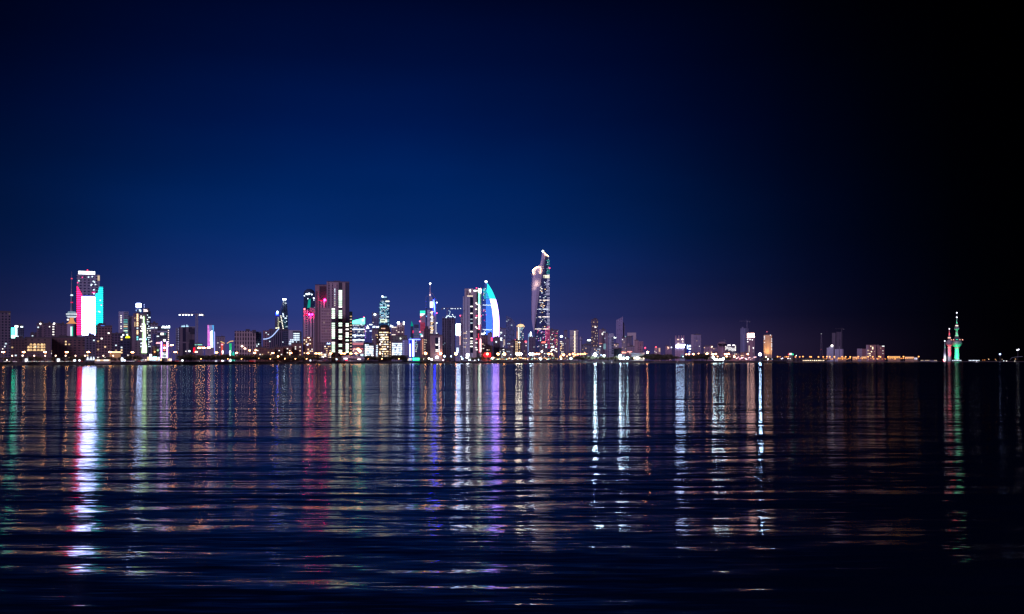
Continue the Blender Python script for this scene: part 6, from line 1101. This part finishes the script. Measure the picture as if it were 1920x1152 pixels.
# ------------------------------------------------------------ trees
def leafmat(c):
    k = ('leaf', c)
    if k not in MATS:
        m, t, out = newmat('foliage'); p = t.new('ShaderNodeBsdfPrincipled'); tc = t.new('ShaderNodeTexCoord'); n = t.new('ShaderNodeTexNoise'); t.put(n.inputs['Vector'], tc.outputs['Object']); n.inputs['Scale'].default_value = .8
        t.put(p.inputs['Base Color'], t.vm('SCALE', c, None, t.m('MULTIPLY_ADD', n.outputs[0], 1.2, .4))); p.inputs['Roughness'].default_value = .7
        t.l.new(p.outputs[0], out.inputs[0]); MATS[k] = m
    return MATS[k]
def crown_mesh(seed, w, h, z0, n, leaf=.55, col=(.09,.085,.05)):
    r = random.Random(seed); mb = MB(); cl = [(r.uniform(-.6,.6)*w/2, r.uniform(-.6,.6)*w/2, z0+r.uniform(.15,.85)*h, r.uniform(.22,.42)*w) for _ in range(9)]
    for i in range(n):
        cx, cy_, cz, cr = r.choice(cl); d = Vector((r.gauss(0,1), r.gauss(0,1), r.gauss(0,1))).normalized(); rad = cr*(r.random()**.4); p = Vector((cx, cy_, cz))+Vector((d.x*rad, d.y*rad, d.z*rad*.7)); p.z = max(z0-.1*h, p.z)
        u = Vector((r.gauss(0,1), r.gauss(0,1), r.gauss(0,1))).normalized(); v = u.cross(d).normalized() if u.cross(d).length > .1 else Vector((0,0,1)); s = leaf*r.uniform(.6,1.3); b_ = len(mb.v)
        mb.v += [tuple(p-u*s), tuple(p+v*s*.6), tuple(p+u*s), tuple(p-v*s*.6)]; mb.f.append((b_, b_+1, b_+2, b_+3))
    return mb.data('crown', leafmat(col))
def trunk_mesh(seed, h, r0):
    r = random.Random(seed); mb = MB().tube([(0,0,-.3),(.05,0,h*.5),(.1,.05,h)], r0, 7, r0*.6)
    for i in range(4): a = i*1.57+r.random(); mb.tube([(.1,.05,h*.85),(.1+math.cos(a)*h*.35, math.sin(a)*h*.35, h*1.3),(.1+math.cos(a)*h*.5, math.sin(a)*h*.5, h*1.75)], r0*.5, 5, r0*.15)
    return mb.data('trunk', plain((.14,.09,.06), .9))
TP = [(trunk_mesh(i, 2.2, .22), crown_mesh(i, 7.5, 5.0, 2.0, 420, .55)) for i in range(3)]
PT = []
for i in range(2):
    r = random.Random(50+i); tm = MB().tube([(0,0,-.3),(.15,0,3.5),(.3,.1,7.2)], .26, 8, .17).data('trunk', plain((.15,.10,.07), .9)); mb = MB()
    for q in range(17):
        a = q*2*math.pi/17+r.uniform(-.15,.15); up = r.uniform(.0,1.1); L = r.uniform(2.4,3.2); pts = []
        for f in (0,.3,.6,.85,1): pts.append(Vector((.3+math.cos(a)*L*f, .1+math.sin(a)*L*f, 7.2+up*f*2.2-2.6*f*f*(1.25-up*.35))))
        sd = Vector((-math.sin(a), math.cos(a), 0)); ws = (.08,.42,.48,.32,.03); b_ = len(mb.v)
        for p_, w_ in zip(pts, ws): mb.v += [tuple(p_-sd*w_-Vector((0,0,w_*.5))), tuple(p_), tuple(p_+sd*w_-Vector((0,0,w_*.5)))]
        for j in range(4):
            for e in (0,1): mb.f.append((b_+j*3+e, b_+j*3+e+1, b_+(j+1)*3+e+1, b_+(j+1)*3+e))
    PT.append((tm, mb.data('crown', leafmat((.08,.075,.045)))))
def tree(px, D, h, palm=False, seed=0, wf=1.0):
    tm, cm = (PT[seed % 2] if palm else TP[seed % 3]); base = 8.6 if palm else 7.2; s = h/base
    root = empty('palm_tree' if palm else 'shore_tree', (wx(px, D), D, gz(px)), (seed*2.399) % 6.28); root.scale = (s*wf, s*wf, s)
    for nm, dt in (('trunk', tm), ('crown', cm)): o = bpy.data.objects.new(nm, dt); COL.objects.link(o); o.parent = root
    small(root, 'feathery date palm' if palm else 'dark round shore tree', 'tree', px, 'palms on the shore' if palm else 'trees along the shore road')
rt = random.Random(99)
def row(x0, x1, step, top, back, palm=.2, wf=1.1, jt=.25):
    x = x0; i = 0
    while x < x1:
        D = shore(x)+back+rt.uniform(-6,14); h = (wz(top, D)-gz(x))*rt.uniform(1-jt, 1.02); tree(x+rt.uniform(-.5,.5), D, h, rt.random() < palm, int(x*7)+i, wf); x += step*rt.uniform(.8,1.2); i += 1
row(2, 60, 8.5, 668, 34, .25); row(60, 160, 9, 667, 36, .3); row(140, 235, 9, 669, 34, .2); row(236, 270, 7, 666, 36, .1); row(340, 600, 5.6, 664.5, 42, .06, 1.25); row(345, 590, 6.5, 668, 30, .1, 1.1); row(600, 640, 8, 669, 40, .2)
row(684, 705, 4, 667.5, 26, 0, 1.5, .15); row(705, 735, 4.5, 668.5, 26, 0, 1.5, .15); row(738, 758, 4, 665, 26, 0, 1.5, .15); row(758, 768, 5, 671, 26, 0, 1.3); row(784, 870, 9, 670.5, 30, .25); row(876, 900, 6, 669.5, 26, .1, 1.3); row(900, 1070, 7, 669.5, 30, .3)
row(1080, 1112, 4.2, 667.5, 24, .05, 1.5, .2); row(1112, 1186, 6, 668.5, 26, .1, 1.4); row(1208, 1262, 4.6, 664, 26, .05, 1.5, .2); row(1222, 1262, 5.5, 668, 16, 0, 1.4, .2); row(1262, 1275, 5, 668, 20, .6, 1.2); row(1286, 1308, 4.2, 666, 26, .05, 1.5, .15); row(1308, 1325, 4.4, 662.5, 28, .05, 1.5, .2); row(1325, 1372, 7, 669, 26, .15, 1.3); row(1430, 1456, 4.4, 670, 26, 0, 1.5, .2); row(1456, 1560, 9, 671.5, 40, .1, 1.4)

# ------------------------------------------------------------ cars parked and driving on the shore road
def car_parts(col, lights):
    b_ = MB()
    prof = [(-2.15,.35),(-2.2,.75),(-1.9,.95),(-1.25,1.02),(-.75,1.45),(.65,1.48),(1.3,1.02),(2.05,.92),(2.2,.6),(2.15,.35)]
    b_.rings([[(x, y*(.82 if z > 1.1 else 1), z) for x, z in prof] for y in (-.86, .86)])
    g_ = MB().rings([[(x, y, z) for x, z in ((-1.12,1.05),(-.72,1.38),(.60,1.41),(1.15,1.05))] for y in (-.80,.80)])
    w_ = MB(); w_.rings([[(.33*math.cos(a*math.pi/6), y, .33*math.sin(a*math.pi/6)) for a in range(12)] for y in (-.11,.11)])
    hl = MB().ball((0,0,0), .17, 8, 5); tl = MB().ball((0,0,0), .13, 8, 5)
    return b_.data('body', plain(col, .3, .4, .05)), g_.data('windscreen', plain((.02,.02,.03), .1)), w_.data('wheel', plain((.02,.02,.02), .9)), hl.data('headlight', em(lights, 3.5, True)), tl.data('tail_light', em((1,.05,.03), 4))
CARS = [car_parts((.55,.55,.58), (1,.93,.85)), car_parts((.08,.08,.10), (.9,.95,1)), car_parts((.45,.10,.08), (1,.90,.78)), car_parts((.62,.58,.50), (1,.95,.9))]
def car(px, back, facing, i, desc):
    """facing: 'sea' nose to the water, 'l'/'r' along the road"""
    D = shore(px)+back; rz = {'sea': R(-90), 'l': R(180), 'r': 0}[facing]
    root = empty('car', (wx(px, D), D, gz(px)+(.17 if back < 14 else .06)), rz+rt.uniform(-.08,.08)); bd, gd, wd, hd_, td = CARS[i % 4]
    L = [('body', bd, (0,0,0)), ('windscreen', gd, (0,0,.03))]+[('wheel', wd, (x, y, .33)) for x in (-1.35,1.35) for y in (-.80,.80)]+[('headlight', hd_, (2.16, y, .68)) for y in (-.62,.62)]+[('tail_light', td, (-2.18, y, .80)) for y in (-.65,.65)]
    for nm, dt, lc in L: o = bpy.data.objects.new(nm, dt); COL.objects.link(o); o.parent = root; o.location = lc
    small(root, desc, 'car', px, 'cars on the shore road')
i = 0
for a, c, st in ((10.5,20,3.0),(53,101,2.9),(114,141,2.9)):
    x = a
    while x < c: car(x+rt.uniform(-.5,.5), 10.2, 'sea', i, 'parked car with lit headlights'); i += 1; x += st*rt.choice((1,1,1,1.4))
for px in (27,44,150,240,247,256,262,271,318,326,331,339,371,437,522,597,602,607,633,655,690,785,840,862,905,915): car(px, 21+rt.uniform(-2,5), rt.choice('lr'), i, 'driving car'); i += 1
# lit roadside panels
for px, lb in ((49.5,'square blazing white roadside panel, left one of two'),(109.5,'square blazing white roadside panel, right one of two')):
    b = B('roadside_screen', lb, 'lit screen', px-2.7, px+2.7, 672.9, shore(px)+12, None, depth=.6, group='white roadside panels'); MB().box(-b.w/2, b.w/2, -.2, .2, .5, b.h).build('display', em((.85,.92,1), 2, True), b.root)
    for q in (-1,1): MB().box(q*b.w*.35-.08, q*b.w*.35+.08, .22, .4, 0, b.h).build('post', METAL(), b.root)
for px, wd_, c, st, lb in ((140,4.5,COOL,5,'slanted white awning lamp beside the parked cars'),(149,3,(.85,.9,1),5,'small bluish kiosk left of the white tents'),(229,4,(.75,.88,1),5,'bright white kiosk below the yellow sign block'),(233.5,4,COOL,5,'low white kiosk right of the brighter one'),(342,3.4,(.9,1,1),5,'square white kiosk below the dark slab tower'),(405,4.5,(.8,.85,1),3,'low pale lit bench shelter under the shore trees'),(582,2.6,COOL,3,'pale kiosk below the gabled brown block'),(473,12,(1,.05,.04),.9,'long low red lit wall strip on the shore')):
    D = shore(px)+(9 if px != 473 else 13); b = B('kiosk' if px != 473 else 'lit_wall', lb, 'kiosk' if px != 473 else 'wall', px-wd_/2, px+wd_/2, 674.5 if px != 229 else 671, D, plain((.4,.4,.42)), depth=2.5, roof=False)
    b.panel('lit_front', px-wd_/2+.2, px+wd_/2-.2, (675 if px != 229 else 671.6) if px not in (405,473) else 677.0, 677.3 if px not in (405,473) else 677.7, em(c, st, True), .05, .1); b.panel('eaves', px-wd_/2-.3, px+wd_/2+.3, b_top if False else (674.2 if px != 229 else 670.7), (674.7 if px != 229 else 671.2), plain((.3,.3,.3)), .3, 1.2)
# boats at rest off the white floodlights
for px, D, lb, ln in ((1271,1500,'small dark motor boat silhouetted in the white reflection',9),(1831.5,3300,'little white boat off the pier right of the water towers',11),(1112,1900,'tiny moored boat left of the white floodlight streak',6)):
    r0 = empty('boat', (wx(px, D), D, 0), R(12)); tag(r0, lb, 'boat'); h = MB(); lt = px == 1831.5
    rg = []
    for f, w_, zz in ((0,.75,.9),(.25,1,.85),(.6,.95,.95),(.85,.55,1.1),(1,.05,1.35)):
        x = (f-.5)*ln; w2 = w_*ln*.14; rg.append([(x,-w2,zz),(x,-w2*.6,-.3),(x,w2*.6,-.3),(x,w2,zz)])
    h.rings(rg).build('hull', plain((.7,.7,.72) if lt else (.06,.06,.08), .5), r0); MB().box(-ln*.18, ln*.10, -ln*.08, ln*.08, .8, 2.1).build('cabin', plain((.65,.65,.68) if lt else (.07,.07,.09), .5), r0)
    MB().tube([(-ln*.1,0,2.1),(-ln*.1,0,3.6)], .05, 5).build('mast', METAL(), r0); MB().ball((-ln*.1,0,3.7), .28 if not lt else .8, 8, 5).build('lamp', em((1,.95,.95), 1.5 if not lt else 5), r0)
# marker lights floating close to shore
for px, D in ((1130.5,1750),(1147,1950)):
    r0 = empty('buoy', (wx(px, D), D, 0)); tag(r0, 'small marker buoy with a pale lamp, %s of the two' % ('left' if px < 1140 else 'right'), 'buoy', 'marker buoys'); MB().lathe(0,0,[(.8,-.3),(.8,.5),(.35,.7),(.25,2.2)],12).build('float', plain((.3,.08,.05)), r0); MB().ball((0,0,2.5), .55, 8, 5).build('lamp', em((.9,.9,1), 3), r0)
label_small()
